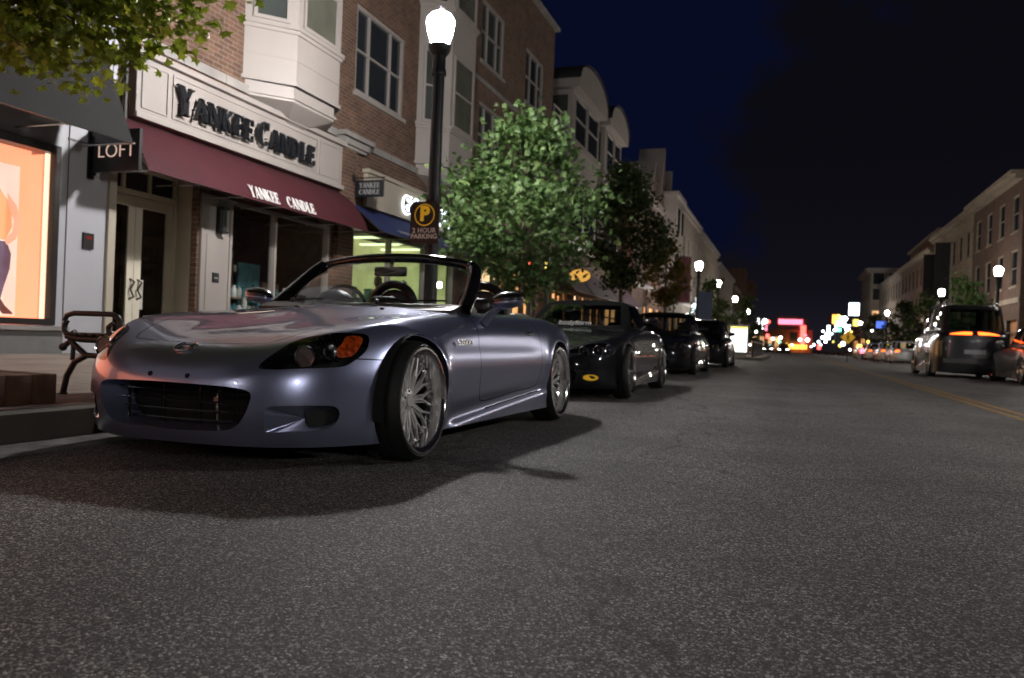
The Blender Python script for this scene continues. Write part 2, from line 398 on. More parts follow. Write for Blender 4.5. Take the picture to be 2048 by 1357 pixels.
def wheel(parent, loc, side, rad=.293, rim=.254, width=.20, style='mesh', camber=0.03, steer=0.0, cuts=48):
    w = MB()      # tyre, axis x, outer face toward +x
    h = width/2
    w.lathe([(rim-.008, -h+.01), (rim+.012, -h), (rad-.02, -h+.006), (rad-.004, -h+.028), (rad, -h+.05), (rad, -.012), (rad-.006, -.01), (rad-.006, -.004), (rad, -.002), (rad, .03), (rad-.006, .032), (rad-.006, .038), (rad, .04),
             (rad, h-.05), (rad-.004, h-.028), (rad-.02, h-.006), (rim+.016, h+.002), (rim+.004, h-.004), (rim-.008, h-.01)], cuts, 'x', closed=True)
    t = w.build('wheel', 'rubber', parent, True, 50)
    t.location = loc; t.rotation_euler = (0, 0, steer)
    if side < 0: t.rotation_euler = (0, 0, math.pi+steer)
    t.rotation_euler.rotate_axis('Y', camber)
    r_ = MB()
    r_.lathe([(rim-.012, -h+.01), (rim-.03, -h+.03), (rim-.035, 0.0), (rim-.04, .015), (rim-.022, .028), (rim-.016, h-.018), (rim+.006, h-.004), (rim+.006, h+.003), (rim-.004, h+.004), (rim-.008, h-.004), (rim-.024, h-.014), (rim-.030, .03), (rim-.048, .018), (rim-.048, -.02), (rim-.04, -h+.02)], cuts, 'x', closed=True)
    r_.build('rim', 'chrome', t, True, 40)
    s_ = MB(); n = {'mesh': 12, 'five': 5, 'multi': 12}[style]; R1 = rim-.036; zf = .028
    def spoke(a0, r0, a1, r1, w0, w1, x0, x1, dp=.022):
        p0 = Vector((0, r0*math.cos(a0), r0*math.sin(a0))); p1 = Vector((0, r1*math.cos(a1), r1*math.sin(a1)))
        d = (p1-p0).normalized(); q = d.cross(Vector((1, 0, 0)))
        vs = []
        for p, ww, xx in ((p0, w0, x0), (p1, w1, x1)):
            for u, x_ in ((-1, -dp), (-1, -.004), (-.5, 0), (.5, 0), (1, -.004), (1, -dp)): vs.append(p+q*u*ww+Vector((xx+x_, 0, 0)))
        s_.add(vs, [(j, j+1, j+7, j+6) for j in range(5)] + [(5, 0, 6, 11), (0, 5, 4, 3, 2, 1), (6, 7, 8, 9, 10, 11)])
    for k in range(n):
        a = 2*math.pi*k/n
        if style == 'mesh':
            da = math.pi/n
            spoke(a, .045, a, .125, .010, .008, zf-.012, zf, .02)
            spoke(a, .122, a-da*.62, R1, .0065, .007, zf, zf+.006, .018); spoke(a, .122, a+da*.62, R1, .0065, .007, zf, zf+.006, .018)
            spoke(a+da, .05, a+da*.45, R1*.74, .005, .004, zf-.014, zf-.004, .014)
            spoke(a+da, .05, a+da*1.55, R1*.74, .005, .004, zf-.014, zf-.004, .014)
        elif style == 'five': spoke(a, .04, a-.05, R1, .028, .02, zf, zf+.01, .03)
        else: spoke(a, .045, a+.05, R1, .009, .008, zf-.01, zf+.008, .02)
    s_.lathe([(.062, -.01), (.062, zf-.022), (.056, zf-.012), (.034, zf-.008), (.032, zf-.001), (.001, zf+.001)], 20, 'x')
    s_.build('spokes', 'wheel_silver', t, True, 30)
    b = MB(); b.lathe([(.001, -.045), (.135, -.045), (.135, -.025), (.001, -.025)], 32, 'x'); b.box(-.06, -.01, -.15, -.09, -.06, .06); b.build('brake_disc', 'steel', t, True, 30)
    if style == 'mesh':
        g = MB()
        for k in range(5):
            a = 2*math.pi*k/5+.3; g.lathe([(.0075, -.01), (.0075, .005), (.004, .008), (.0005, .008)], 6, 'x', (zf-.014, .044*math.cos(a), .044*math.sin(a)))
        for k in range(20):
            a = 2*math.pi*k/20+.1; g.lathe([(.0035, -.004), (.0035, .004), (.0005, .006)], 6, 'x', (zf+.006, (R1+.002)*math.cos(a), (R1+.002)*math.sin(a)))
        g.build('lug_nuts', 'chrome', t)
    return t

def panel(name, V, Fc, B, mat, parent, gapshrink=None):
    V2, F2 = compact(V, Fc); return mesh_obj(name, V2, F2, mat, parent, True, B.normals(V2))
def gapclip(V, Fc, g, w=.0036):
    """cut a shut line: returns inside faces, line faces, outside faces"""
    V, i_, o_, _ = clip(V, Fc, lambda x, y, z: g(x, y, z)+w)
    V, l_, o2, _ = clip(V, o_, lambda x, y, z: g(x, y, z)-w)
    return V, i_, l_, o2
def arches(B, V, Fc, root):
    for c in (B.fo, B.fo+B.wb):
        def g(x, y, z): return np.maximum(np.sqrt((y-c)**2+(z-B.rad)**2)-B.arch, .45-np.abs(x))
        V, i_, Fc, ed = clip(V, Fc, g)
        LV, LF = lips(V, ed, lambda A: np.stack([A[:, 0]-np.sign(A[:, 0])*.03, A[:, 1]+(c-A[:, 1])*-.02, A[:, 2]+.004], 1))
        mesh_obj('arch_lip', LV, LF, B.paint, root, False)
        for sd in (-1, 1):
            w = MB(); n = 20; rr = B.arch+.008
            vs = [(sd*x_, c+rr*math.cos(math.pi*j/n*1.16-.25), B.rad+rr*math.sin(math.pi*j/n*1.16-.25)) for x_ in (B.hw-.035, .50) for j in range(n+1)]
            w.add(vs, [(j, j+1, n+2+j, n+1+j) for j in range(n)] + [tuple(range(n+1, 2*n+2))]); w.build('wheel_liner', 'dark_void', root)
    return V, Fc

def sym(poly): return [(-x, z) for x, z in poly]
def cap_pocket(B, curve, depth, shrink, name, mat, parent, cmat=None, cx=None, mid=0.5):
    """return wall and floor of an opening given in front view (x, z)"""
    P = np.array(closed(curve, 6)); y = B.frontx(P[:, 0], P[:, 1]); c = P.mean(0)
    Q = c+(P-c)*(1-shrink); d = depth(Q[:, 0]) if callable(depth) else depth
    y2 = y+d; n = len(P)
    V = [(P[i, 0], y[i]+.001, P[i, 1]) for i in range(n)]+[(Q[i, 0], y2[i], Q[i, 1]) for i in range(n)]
    mesh_obj(name, V, [(i, (i+1) % n, n+(i+1) % n, n+i) for i in range(n)], mat, parent, True)
    if cmat:
        V = [(Q[i, 0], y2[i], Q[i, 1]) for i in range(n)]+[(c[0], float(np.mean(y2)), c[1])]
        mesh_obj('backing', V, [(i, (i+1) % n, n) for i in range(n)], cmat, parent, False)
def patch_on_top(B, poly_xy, dz, nx=14, ny=14): pass

def roadster():
    root = thing('roadster', 'silver-blue open-top roadster with polished mesh wheels parked at the kerb in the foreground', 'car', (-2.553, 2.769, 0), R(-.34), 'cars parked along the left kerb')
    B = Body(res=.0165); B.paint = 'paint_blue'
    V, Fc = B.mesh()
    # trim underside
    V, _, Fc, _ = clip(V, Fc, lambda x, y, z: z-(.108+.012*sstep(.9, 1.2, y)+.05*sstep(3.5, 4.0, y)))
    V, Fc = arches(B, V, Fc, root)
    line = []
    # cockpit opening
    ck = closed([(0, 1.53), (.34, 1.57), (.56, 1.68), (.655, 1.86), (.672, 2.2), (.665, 2.5), (.60, 2.72), (.3, 2.80), (0, 2.81), (-.3, 2.80), (-.60, 2.72), (-.665, 2.5), (-.672, 2.2), (-.655, 1.86), (-.56, 1.68), (-.34, 1.57)], 6)
    V, _, Fc, ed = clip(V, Fc, lambda x, y, z: np.where(z > .6, polysd(ck, x, y), 1.0))
    LV, LF = lips(V, ed, lambda A: np.stack([A[:, 0]*.97, A[:, 1]+(2.2-A[:, 1])*.03, A[:, 2]-.07], 1))
    mesh_obj('cockpit_trim', LV, LF, 'black_plastic', root, True)
    # grille mouth
    mouth = [(0, .372), (.2, .369), (.34, .362), (.405, .345), (.408, .305), (.385, .245), (.345, .197), (.27, .175), (0, .166), (-.27, .175), (-.345, .197), (-.385, .245), (-.408, .305), (-.405, .345), (-.34, .362), (-.2, .369)]
    mc = closed(mouth, 6)
    V, _, Fc, ed = clip(V, Fc, lambda x, y, z: np.where(y < .5, polysd(mc, x, z), 1.0))
    cap_pocket(B, mouth, .13, .16, 'grille_surround', 'paint_blue', root)
    g = MB()
    for k in range(4):
        zz = .205+.042*k; w = .36-.02*(3-k)
        g.tube([(x, float(B.frontx(np.array(x), np.array(zz)))+.085, zz) for x in np.linspace(-w, w, 13)], .0045, 6)
    for x in (-.30, -.1, .1, .3): g.box(x-.004, x+.004, .12, .13, .18, .35)
    g.build('grille', 'black_gloss', root, True)
    g = MB(); g.box(-.43, .43, .21, .22, .12, .40); g.box(-.43, .43, .16, .215, .375, .385); g.build('radiator', 'dark_void', root)
    g = MB(); g.tube([(.16, .17, .2), (.165, .16, .26), (.155, .17, .31), (.16, .19, .35)], .009, 8); g.box(.15, .172, .15, .165, .285, .305); g.build('tow_hook', 'steel', root)
    # lower side intakes
    for sd in (-1, 1):
        cv = [(sd*x, z) for x, z in [(.47, .284), (.54, .291), (.62, .294), (.675, .291), (.694, .275), (.694, .240), (.680, .206), (.65, .188), (.59, .180), (.52, .176), (.46, .174), (.455, .20), (.46, .25)]]
        cc = closed(cv, 5)
        V, _, Fc, ed = clip(V, Fc, lambda x, y, z: np.where(y < .6, polysd(cc, x, z), 1.0))
        cap_pocket(B, cv, lambda x: .004+.36*np.clip(np.abs(x)-.49, 0, .2), .04, 'side_intake', 'paint_blue', root, 'paint_blue')
        bp_ = np.array(closed([(sd*x, z) for x, z in [(.60, .272), (.655, .273), (.672, .262), (.674, .235), (.662, .212), (.64, .202), (.60, .198), (.592, .235)]], 4)); yy = B.frontx(bp_[:, 0], bp_[:, 1])+.36*np.clip(np.abs(bp_[:, 0])-.49, 0, .2)-.012
        mesh_obj('intake_grille', [(p[0], y_, p[1]) for p, y_ in zip(bp_, yy)], [tuple(range(len(bp_)))], 'black_plastic', root)
    # headlights
    hl = [(.418, .553), (.452, .70), (.490, .863), (.565, .968), (.655, 1.045), (.708, 1.10), (.728, 1.06), (.732, .98), (.716, .88), (.690, .79), (.628, .695), (.535, .605), (.46, .555)]
    for sd in (-1, 1):
        hc = closed([(sd*x, q) for x, q in hl], 6)
        gl = lambda x, y, z: np.where((y < .62) & (z > .4), polysd(hc, x, y+z), 1.0)
        V, lens, Fc, ed = clip(V, Fc, gl)
        hL = panel('headlight', V, lens, B, 'lamp_lens', root)
        def inner(A):
            c = np.array([sd*.60, .40, .49]); Bv = c+(A-c)*.86; Bv[:, 1] += .05; Bv[:, 2] -= .045; return Bv
        LV, LF = lips(V, ed, inner); mesh_obj('headlight_bezel', LV, LF, 'black_gloss', hL, True)
        V2, F2 = compact(V, lens); mesh_obj('headlight_housing', inner(V2), F2, 'black_plastic', hL, True)
        # projector bowl, small lamp, orange indicator
        for (cx, cy, cz, rr, cut) in ((.565, .245, .502, .045, 'chrome'), (.638, .33, .522, .028, 'chrome')):
            p = MB(); p.lathe([(rr*1.12, -.03), (rr*1.05, -.034), (rr*.97, -.03), (rr*.97, -.022), (rr*1.1, -.02)], 24, 'y', (sd*cx, cy, cz), True).build('lamp_ring', 'chrome', hL, True)
            p = MB(); p.lathe([(rr*.96, -.026), (rr*.8, .0), (rr*.5, .03), (.0005, .04)], 20, 'y', (sd*cx, cy, cz)); p.build('reflector', 'smoked_chrome', hL, True)
            p = MB(); p.ball((sd*cx, cy+.004, cz), rr*.40, 10); p.build('bulb', 'smoked_chrome', hL, True)
        p = MB(); rnd = random.Random(3)
        for _ in range(60):
            a = rnd.uniform(0, 1); x0 = sd*(.55+.09*a+rnd.uniform(-.02, .02)); y0 = .25+.10*a+rnd.uniform(-.02, .02); z0 = .462+.02*a+rnd.uniform(0, .03); s_ = .006
            p.add([(x0-s_, y0, z0-s_*rnd.random()), (x0+s_, y0+.004, z0), (x0+s_*.3, y0-.003, z0+s_*1.4)], [(0, 1, 2)])
        p.build('reflector_facets', 'chrome', hL)
        am = [(x, q) for x, q in [(.655, 1.015), (.70, 1.065), (.712, 1.03), (.712, .95), (.702, .885), (.672, .83), (.655, .86), (.66, .93)]]
        ac = closed([(sd*x, q) for x, q in am], 5)
        Vq, il, ol, _ = clip(V, lens, lambda x, y, z: polysd(ac, x, y+z))
        V3, F3 = compact(Vq, il); nn = B.normals(V3); V3 = V3-nn*.006
        mesh_obj('indicator', V3, F3, 'orange_lens', hL, True, nn)
    # hood panel
    hd = [(0, .727), (.10, .729), (.2, .738), (.30, .753), (.355, .768), (.385, .80), (.43, .93), (.475, 1.10), (.515, 1.32), (.55, 1.56), (.585, 1.85), (.605, 2.10), (.60, 2.26), (.40, 2.245), (.2, 2.235), (0, 2.23)]
    hc = closed(hd+[(-x, q) for x, q in hd[::-1] if x > 0], 5)
    V, hood, ln, Fc = gapclip(V, Fc, lambda x, y, z: np.where(z > .45, polysd(hc, x, y+z), 1.0)); line += ln
    panel('hood', V, hood, B, 'paint_blue', root)
    # doors
    dr = [(1.635, .26), (1.60, .36), (1.60, .5), (1.63, .62), (1.67, .75), (1.70, .95), (2.80, .95), (2.785, .80), (2.765, .62), (2.735, .45), (2.70, .34), (2.64, .285), (2.2, .262), (1.75, .236)]
    dc = closed(dr, 4)
    V, door, ln, Fc = gapclip(V, Fc, lambda x, y, z: polysd(dc, y, z)); line += ln
    for sd in (-1, 1):
        Vd, a_, b_, _ = clip(V, door, lambda x, y, z: -sd*x)
        d_ = panel('door', Vd, a_, B, 'paint_blue', root)
        hy = np.array([2.47, 2.50, 2.55, 2.60, 2.64]); hx = B.sidex(hy, np.full(5, .655))
        h_ = MB(); h_.tube([(sd*(hx[i]+.002+.012*math.sin(math.pi*i/4)), hy[i], .655) for i in range(5)], [.006, .012, .014, .012, .006], 8); h_.build('handle', 'chrome', d_, True)
    # bumper / fender line, fuel flap free side
    V, a1, st_, a2 = gapclip(V, Fc, lambda x, y, z: z-.497+.03*(y-.4), .003)
    V, ln, back, _ = clip(V, st_, lambda x, y, z: np.where(np.abs(x) > .70, np.maximum(y-.62, .38-y), 1.0)); line += ln; Fc = a1+a2+back
    # sill slot
    V, a1, st_, a2 = gapclip(V, Fc, lambda x, y, z: z-(.10+.062*(y-1.25))-.058, .004)
    V, ln, back, _ = clip(V, st_, lambda x, y, z: np.where(np.abs(x) > .6, np.maximum(1.75-y, y-2.72), 1.0)); line += ln; Fc = a1+a2+back
    panel('shut_lines', V, line, B, 'dark_void', root)
    # front bumper is its own panel below the hood
    V, bump, Fc, _ = clip(V, Fc, lambda x, y, z: np.maximum(z-.497+.03*(y-.4)-.10*sstep(.70, .3, np.abs(x)), y-.62))
    panel('front_bumper', V, bump, B, 'paint_blue', root)
    panel('body', V, Fc, B, 'paint_blue', root)
    # underbody
    u = MB(); u.box(-.50, .50, .25, 3.9, .12, .30); u.box(-.80, .80, 1.15, 2.82, .115, .2); u.box(-.78, .78, 1.2, 1.5, .2, .62); u.box(-.7, .7, 2.83, 3.8, .2, .6); u.build('underbody', 'dark_void', root)
    # cockpit tub
    t = MB(); t.box(-.72, .72, 1.5, 2.85, .2, .22)
    t.box(-.745, -.70, 1.5, 2.85, .2, .70); t.box(.70, .745, 1.5, 2.85, .2, .70); t.box(-.66, .66, 2.74, 2.86, .2, .755); t.box(-.12, .12, 1.7, 2.75, .2, .52); t.build('cockpit', 'black_plastic', root)
    d = MB(); k = len(d.v)
    prof = [(1.50, .66), (1.52, .765), (1.66, .80), (1.80, .812), (1.90, .80), (1.95, .75), (1.93, .60), (1.8, .5), (1.5, .5)]
    d.prism(prof, -.67, .67, 'x'); d.build('dashboard', 'leather', root, True)
    d = MB(); d.ball((-.37, 1.93, .79), .155, 10, (1, .7, .72)); d.build('instrument_hood', 'leather', root, True)
    s_ = MB(); pts = [(-.37+.17*math.cos(a), 2.08-.05*math.sin(a), .77+.165*math.sin(a)) for a in np.linspace(0, 2*math.pi, 25)]
    s_.tube(pts, .015, 8, False); s_.tube([(-.53, 2.08, .77), (-.37, 2.07, .76), (-.21, 2.08, .77)], .018, 8); s_.ball((-.37, 2.06, .76), .055, 8, (1, .5, 1)); s_.build('steering_wheel', 'leather', root, True)
    for sx_ in (-.37, .37):
        s_ = MB(); s_.bbox(sx_-.24, sx_+.24, 2.1, 2.6, .25, .42, .05); s_.bbox(sx_-.23, sx_+.23, 2.5, 2.68, .35, .80, .06); s_.bbox(sx_-.125, sx_+.125, 2.56, 2.68, .76, .90, .05); s_.build('seat', 'leather', root, True, 60)
        h_ = MB()
        pts = [(sx_*1.0+.19*math.cos(a), 2.76, .74+.26*abs(math.sin(a))**.75) for a in np.linspace(math.pi, 0, 19)]
        h_.tube(pts, .034, 10)
        h_.build('roll_hoop', 'leather', root, True)
        h_ = MB(); h_.ball((sx_, 2.775, .80), .155, 10, (1, .12, 1.05)); h_.build('hoop_infill', 'black_plastic', root, True)
    d = MB(); d.prism([(2.80, .78), (2.84, .80), (3.05, .812), (3.16, .80), (3.18, .79)], -.60, .60, 'x'); d.build('tonneau_cover', 'leather', root, True)
    # windscreen
    def wf(t_):   # frame path: t -1..1
        P = openc([(-.675, 1.70, .765), (-.655, 1.82, .85), (-.628, 1.94, .945), (-.600, 2.03, 1.02), (-.565, 2.075, 1.062), (-.48, 2.09, 1.092), (-.25, 2.075, 1.122), (0, 2.065, 1.130), (.25, 2.075, 1.122), (.48, 2.09, 1.092), (.565, 2.075, 1.062), (.600, 2.03, 1.02), (.628, 1.94, .945), (.655, 1.82, .85), (.675, 1.70, .765)], 5); return P
    P = wf(0); f_ = MB(); n = 10; ring = []
    cen = np.array([0, 1.95, .93])
    for i, p in enumerate(P):
        d_ = P[min(i+1, len(P)-1)]-P[max(i-1, 0)]; d_ = d_/np.linalg.norm(d_)
        o_ = p-cen; o_[1] = 0; o_ = o_-d_*(o_@d_); o_ /= np.linalg.norm(o_); b_ = np.cross(d_, o_)
        hd_ = abs(o_[2]) > .8
        for j in range(n):
            a = 2*math.pi*j/n; ring.append(tuple(p+o_*.031*math.cos(a)*(1 if hd_ else 1.45)+b_*(.030 if hd_ else .052)*math.sin(a)))
    f_.add(ring, [(i*n+j, i*n+(j+1) % n, (i+1)*n+(j+1) % n, (i+1)*n+j) for i in range(len(P)-1) for j in range(n)]); f_.build('windscreen_frame', 'black_gloss', root, True, 60)
    nu, nv = 24, 10; gv = []
    for i in range(nu+1):
        u_ = -1+2*i/nu
        bx_, by_ = .655*u_, 1.50+.22*u_*u_; bz_ = float(B.topz(np.array(bx_*.97), np.array(by_)))
        tx, ty = .565*u_, 2.07+.01*u_*u_; tz = 1.125-.05*u_**4-.012*u_*u_
        for j in range(nv+1):
            w = j/nv; bul = .02*math.sin(math.pi*w)
            gv.append((bx_+(tx-bx_)*w, by_+(ty-by_)*w-bul*.6, bz_-.01+(tz-bz_+.01)*w+bul))
    mesh_obj('windscreen', gv, [(i*(nv+1)+j, (i+1)*(nv+1)+j, (i+1)*(nv+1)+j+1, i*(nv+1)+j+1) for i in range(nu) for j in range(nv)], 'car_glass', root, True)
    m_ = MB(); m_.bbox(-.12, .12, 2.0, 2.03, 1.0, 1.065, .012); m_.tube([(0, 2.02, 1.05), (0, 2.04, 1.12)], .012, 6); m_.build('rear_view_mirror', 'black_plastic', root, True, 60)
    c_ = MB(); 
    for sd in (-.45, .15): c_.tube([(sd, 1.58, .812), (sd+.2, 1.60, .822), (sd+.42, 1.66, .828)], .006, 6); c_.ball((sd, 1.57, .81), .016, 5)
    c_.build('wiper', 'black_plastic', root, True)
    n_ = MB()
    for sd in (-.28, .3): n_.bbox(sd-.012, sd+.012, 1.36, 1.38, .752, .768, .004)
    n_.build('washer_jets', 'black_plastic', root)
    # door mirrors
    for sd in (-1, 1):
        mm = MB(); mm.ball((sd*.905, 1.83, .848), .105, 10, (1.02, .62, .50)); k = len(mm.v)
        mm.xf(lambda q: (q[0], min(q[1], 1.865), q[2]-.10*(q[0]-sd*.905)*-sd))
        hs_ = mm.build('door_mirror', 'paint_dark', root, True, 60)
        lo_ = MB(); lo_.ball((sd*.905, 1.829, .838), .104, 10, (1.03, .63, .42)); lo_.xf(lambda q: (q[0], min(q[1], 1.862), min(q[2], .842)-.10*(q[0]-sd*.905)*-sd)); lo_.build('mirror_cap', 'paint_blue', hs_, True, 60)
        st = MB(); st.tube([(sd*.76, 1.80, .70), (sd*.80, 1.815, .755), (sd*.85, 1.83, .80), (sd*.88, 1.835, .82)], [.032, .024, .022, .025], 8); st.build('mirror_arm', 'paint_blue', hs_, True)
    # badges and small marks
    em = MB(); cy = .142; cz = .522; nrm = B.normals(np.array([[-.0, cy, cz]]))[0]
    def onhood(x, q):  # q along the slope
        y = cy+q*.93; return (x, y-.004, float(B.topz(np.array(x), np.array(y)))+.004)
    for sx_ in (-1, 1): em.tube([onhood(sx_*.030, -.022), onhood(sx_*.022, 0), onhood(sx_*.030, .022)], .0045, 6)
    em.tube([onhood(-.022, 0), onhood(.022, 0)], .0045, 6)
    em.tube([onhood(x, q) for x, q in closed([(-.045, -.028), (.045, -.028), (.038, .030), (-.038, .030)], 5)+[closed([(-.045, -.028), (.045, -.028), (.038, .030), (-.038, .030)], 5)[0]]], .004, 6, False)
    em.build('emblem', 'chrome', root, True)
    pl = MB()
    for x in (-.085, .115):
        y = float(B.frontx(np.array(x), np.array(.402))); pl.lathe([(.011, -.004), (.011, .004), (.004, .004)], 10, 'y', (x, y, .402))
    pl.build('plate_mounts', 'dark_void', root)
    sxv = float(B.sidex(np.array(1.37), np.array(.585)))
    text('side_badge', 'S2000', .046, 'chrome', root, (sxv+.003, 1.40, .582), (R(80), 0, R(90-.5)), .003, 'CENTER', 1.9)
    sm = MB(); sm.tube([(float(B.sidex(np.array(y), np.array(z)))+.001, y, z) for y, z in ((1.22, .572), (1.24, .585), (1.26, .572), (1.24, .56), (1.22, .572))], .003, 5); sm.build('side_emblem', 'chrome', root)
    # wheels
    for y, cam_ in ((.78, .04), (3.18, .05)):
        wheel(root, (.775, y, .293), 1, camber=-cam_, steer=0); wheel(root, (-.775, y, .293), -1, camber=-cam_)
    return root
roadster()

# ================================================================ SETTING
def mats_env():
    # asphalt: pale stone chips in dark binder, worn and stained in large patches
    m, nt, b = _mat('asphalt'); n = nt.nodes; l = nt.links
    g = N(n, 'ShaderNodeNewGeometry')
    v = N(n, 'ShaderNodeTexVoronoi'); v.inputs['Scale'].default_value = 185; v.inputs['Randomness'].default_value = 1
    v2 = N(n, 'ShaderNodeTexVoronoi', feature='DISTANCE_TO_EDGE'); v2.inputs['Scale'].default_value = 185
    w1 = N(n, 'ShaderNodeTexNoise'); w1.inputs['Scale'].default_value = 70; w1.inputs['Detail'].default_value = 2
    add = N(n, 'ShaderNodeVectorMath', operation='MULTIPLY_ADD'); add.inputs[1].default_value = (.008, .008, .0)
    l.new(g.outputs['Position'], w1.inputs['Vector']); l.new(w1.outputs['Color'], add.inputs[0]); l.new(g.outputs['Position'], add.inputs[2])
    l.new(add.outputs[0], v.inputs['Vector']); l.new(add.outputs[0], v2.inputs['Vector'])
    sp = N(n, 'ShaderNodeSeparateColor'); l.new(v.outputs['Color'], sp.inputs[0])
    cr_ = N(n, 'ShaderNodeValToRGB'); els = cr_.color_ramp.elements
    els[0].position = 0.0; els[0].color = (.022, .020, .019, 1); els[1].position = 1; els[1].color = (.66, .64, .61, 1)
    for p, c in ((.45, .062), (.62, .115), (.77, .26), (.92, .40)): e_ = els.new(p); e_.color = (c, c*.975, c*.95, 1)
    l.new(sp.outputs[0], cr_.inputs[0])
    ed = N(n, 'ShaderNodeMapRange'); ed.inputs[1].default_value = .0; ed.inputs[2].default_value = .16; l.new(v2.outputs[0], ed.inputs[0])
    mx_ = N(n, 'ShaderNodeMix', data_type='RGBA', blend_type='MULTIPLY'); mx_.inputs[0].default_value = 1.0
    gm = N(n, 'ShaderNodeMix', data_type='RGBA'); gm.inputs[6].default_value = (.25, .23, .22, 1); gm.inputs[7].default_value = (1, 1, 1, 1)
    l.new(ed.outputs[0], gm.inputs[0]); l.new(cr_.outputs[0], mx_.inputs[6]); l.new(gm.outputs[2], mx_.inputs[7])
    n1 = N(n, 'ShaderNodeTexNoise'); n1.inputs['Scale'].default_value = .9; n1.inputs['Detail'].default_value = 6; n1.inputs['Roughness'].default_value = .6
    l.new(g.outputs['Position'], n1.inputs['Vector'])
    r1 = N(n, 'ShaderNodeMapRange'); r1.inputs[1].default_value = .3; r1.inputs[2].default_value = .7; r1.inputs[3].default_value = .66; r1.inputs[4].default_value = 1.28; l.new(n1.outputs[0], r1.inputs[0])
    n2 = N(n, 'ShaderNodeTexNoise'); n2.inputs['Scale'].default_value = 5.0; n2.inputs['Detail'].default_value = 3; l.new(g.outputs['Position'], n2.inputs['Vector'])
    r2 = N(n, 'ShaderNodeMapRange'); r2.inputs[1].default_value = .68; r2.inputs[2].default_value = .73; r2.inputs[3].default_value = 1.0; r2.inputs[4].default_value = .45; l.new(n2.outputs[0], r2.inputs[0])
    n3 = N(n, 'ShaderNodeTexVoronoi', feature='DISTANCE_TO_EDGE'); n3.inputs['Scale'].default_value = .38
    n3w = N(n, 'ShaderNodeTexNoise'); n3w.inputs['Scale'].default_value = 2.2; n3w.inputs['Detail'].default_value = 5; l.new(g.outputs['Position'], n3w.inputs['Vector'])
    n3a = N(n, 'ShaderNodeVectorMath', operation='MULTIPLY_ADD'); n3a.inputs[1].default_value = (.9, .9, 0); l.new(n3w.outputs['Color'], n3a.inputs[0]); l.new(g.outputs['Position'], n3a.inputs[2]); l.new(n3a.outputs[0], n3.inputs['Vector'])
    r3 = N(n, 'ShaderNodeMapRange'); r3.inputs[1].default_value = .0025; r3.inputs[2].default_value = .008; r3.inputs[3].default_value = .45; r3.inputs[4].default_value = 1.0; l.new(n3.outputs[0], r3.inputs[0])
    n4 = N(n, 'ShaderNodeTexVoronoi'); n4.inputs['Scale'].default_value = 2.1; n4.inputs['Randomness'].default_value = 1.0; l.new(n3a.outputs[0], n4.inputs['Vector'])
    r4 = N(n, 'ShaderNodeMapRange'); r4.inputs[1].default_value = .035; r4.inputs[2].default_value = .06; r4.inputs[3].default_value = .35; r4.inputs[4].default_value = 1.0; l.new(n4.outputs[0], r4.inputs[0])
    m34 = N(n, 'ShaderNodeMath', operation='MULTIPLY'); l.new(r3.outputs[0], m34.inputs[0]); l.new(r4.outputs[0], m34.inputs[1])
    m12 = N(n, 'ShaderNodeMath', operation='MULTIPLY'); l.new(r1.outputs[0], m12.inputs[0]); l.new(r2.outputs[0], m12.inputs[1])
    mm = N(n, 'ShaderNodeMath', operation='MULTIPLY'); l.new(m12.outputs[0], mm.inputs[0]); l.new(m34.outputs[0], mm.inputs[1])
    m2 = N(n, 'ShaderNodeVectorMath', operation='SCALE'); l.new(mx_.outputs[2], m2.inputs[0]); l.new(mm.outputs[0], m2.inputs['Scale'])
    l.new(m2.outputs[0], b.inputs['Base Color']); b.inputs['Roughness'].default_value = .72; b.inputs['Specular IOR Level'].default_value = .45
    ml = N(n, 'ShaderNodeMapping'); ml.inputs['Scale'].default_value = (1.1, .035, 1); nl = N(n, 'ShaderNodeTexNoise'); nl.inputs['Scale'].default_value = 1.0; nl.inputs['Detail'].default_value = 2; l.new(g.outputs['Position'], ml.inputs[0]); l.new(ml.outputs[0], nl.inputs['Vector'])
    rl = N(n, 'ShaderNodeMapRange'); rl.inputs[1].default_value = .35; rl.inputs[2].default_value = .65; rl.inputs[3].default_value = .80; rl.inputs[4].default_value = 1.15; l.new(nl.outputs[0], rl.inputs[0])   # wheel tracks along the street
    m3 = N(n, 'ShaderNodeVectorMath', operation='SCALE'); l.new(m2.outputs[0], m3.inputs[0]); l.new(rl.outputs[0], m3.inputs['Scale']); l.new(m3.outputs[0], b.inputs['Base Color'])
    ht = N(n, 'ShaderNodeMath', operation='MULTIPLY'); l.new(ed.outputs[0], ht.inputs[0]); l.new(sp.outputs[1], ht.inputs[1])
    bp = N(n, 'ShaderNodeBump'); bp.inputs['Strength'].default_value = .85; bp.inputs['Distance'].default_value = .004
    l.new(ht.outputs[0], bp.inputs['Height']); l.new(bp.outputs[0], b.inputs['Normal'])
    # slabs of concrete with joints
    def slabs(name, c1, c2, joint, w, h, rough=.85, mort=.01, bump=.4, offs=0.0, swap=False):
        m, nt, b = _mat(name); n = nt.nodes; l = nt.links
        g = N(n, 'ShaderNodeNewGeometry'); s_ = N(n, 'ShaderNodeSeparateXYZ'); l.new(g.outputs['Position'], s_.inputs[0])
        c = N(n, 'ShaderNodeCombineXYZ')
        if swap:   # upright walls: along the wall, height
            a_ = N(n, 'ShaderNodeMath', operation='ADD'); l.new(s_.outputs[0], a_.inputs[0]); l.new(s_.outputs[1], a_.inputs[1]); l.new(a_.outputs[0], c.inputs[0]); l.new(s_.outputs[2], c.inputs[1])
        else: l.new(s_.outputs[1], c.inputs[0]); l.new(s_.outputs[0], c.inputs[1])
        br = N(n, 'ShaderNodeTexBrick'); br.offset = offs; br.inputs['Scale'].default_value = 1.0
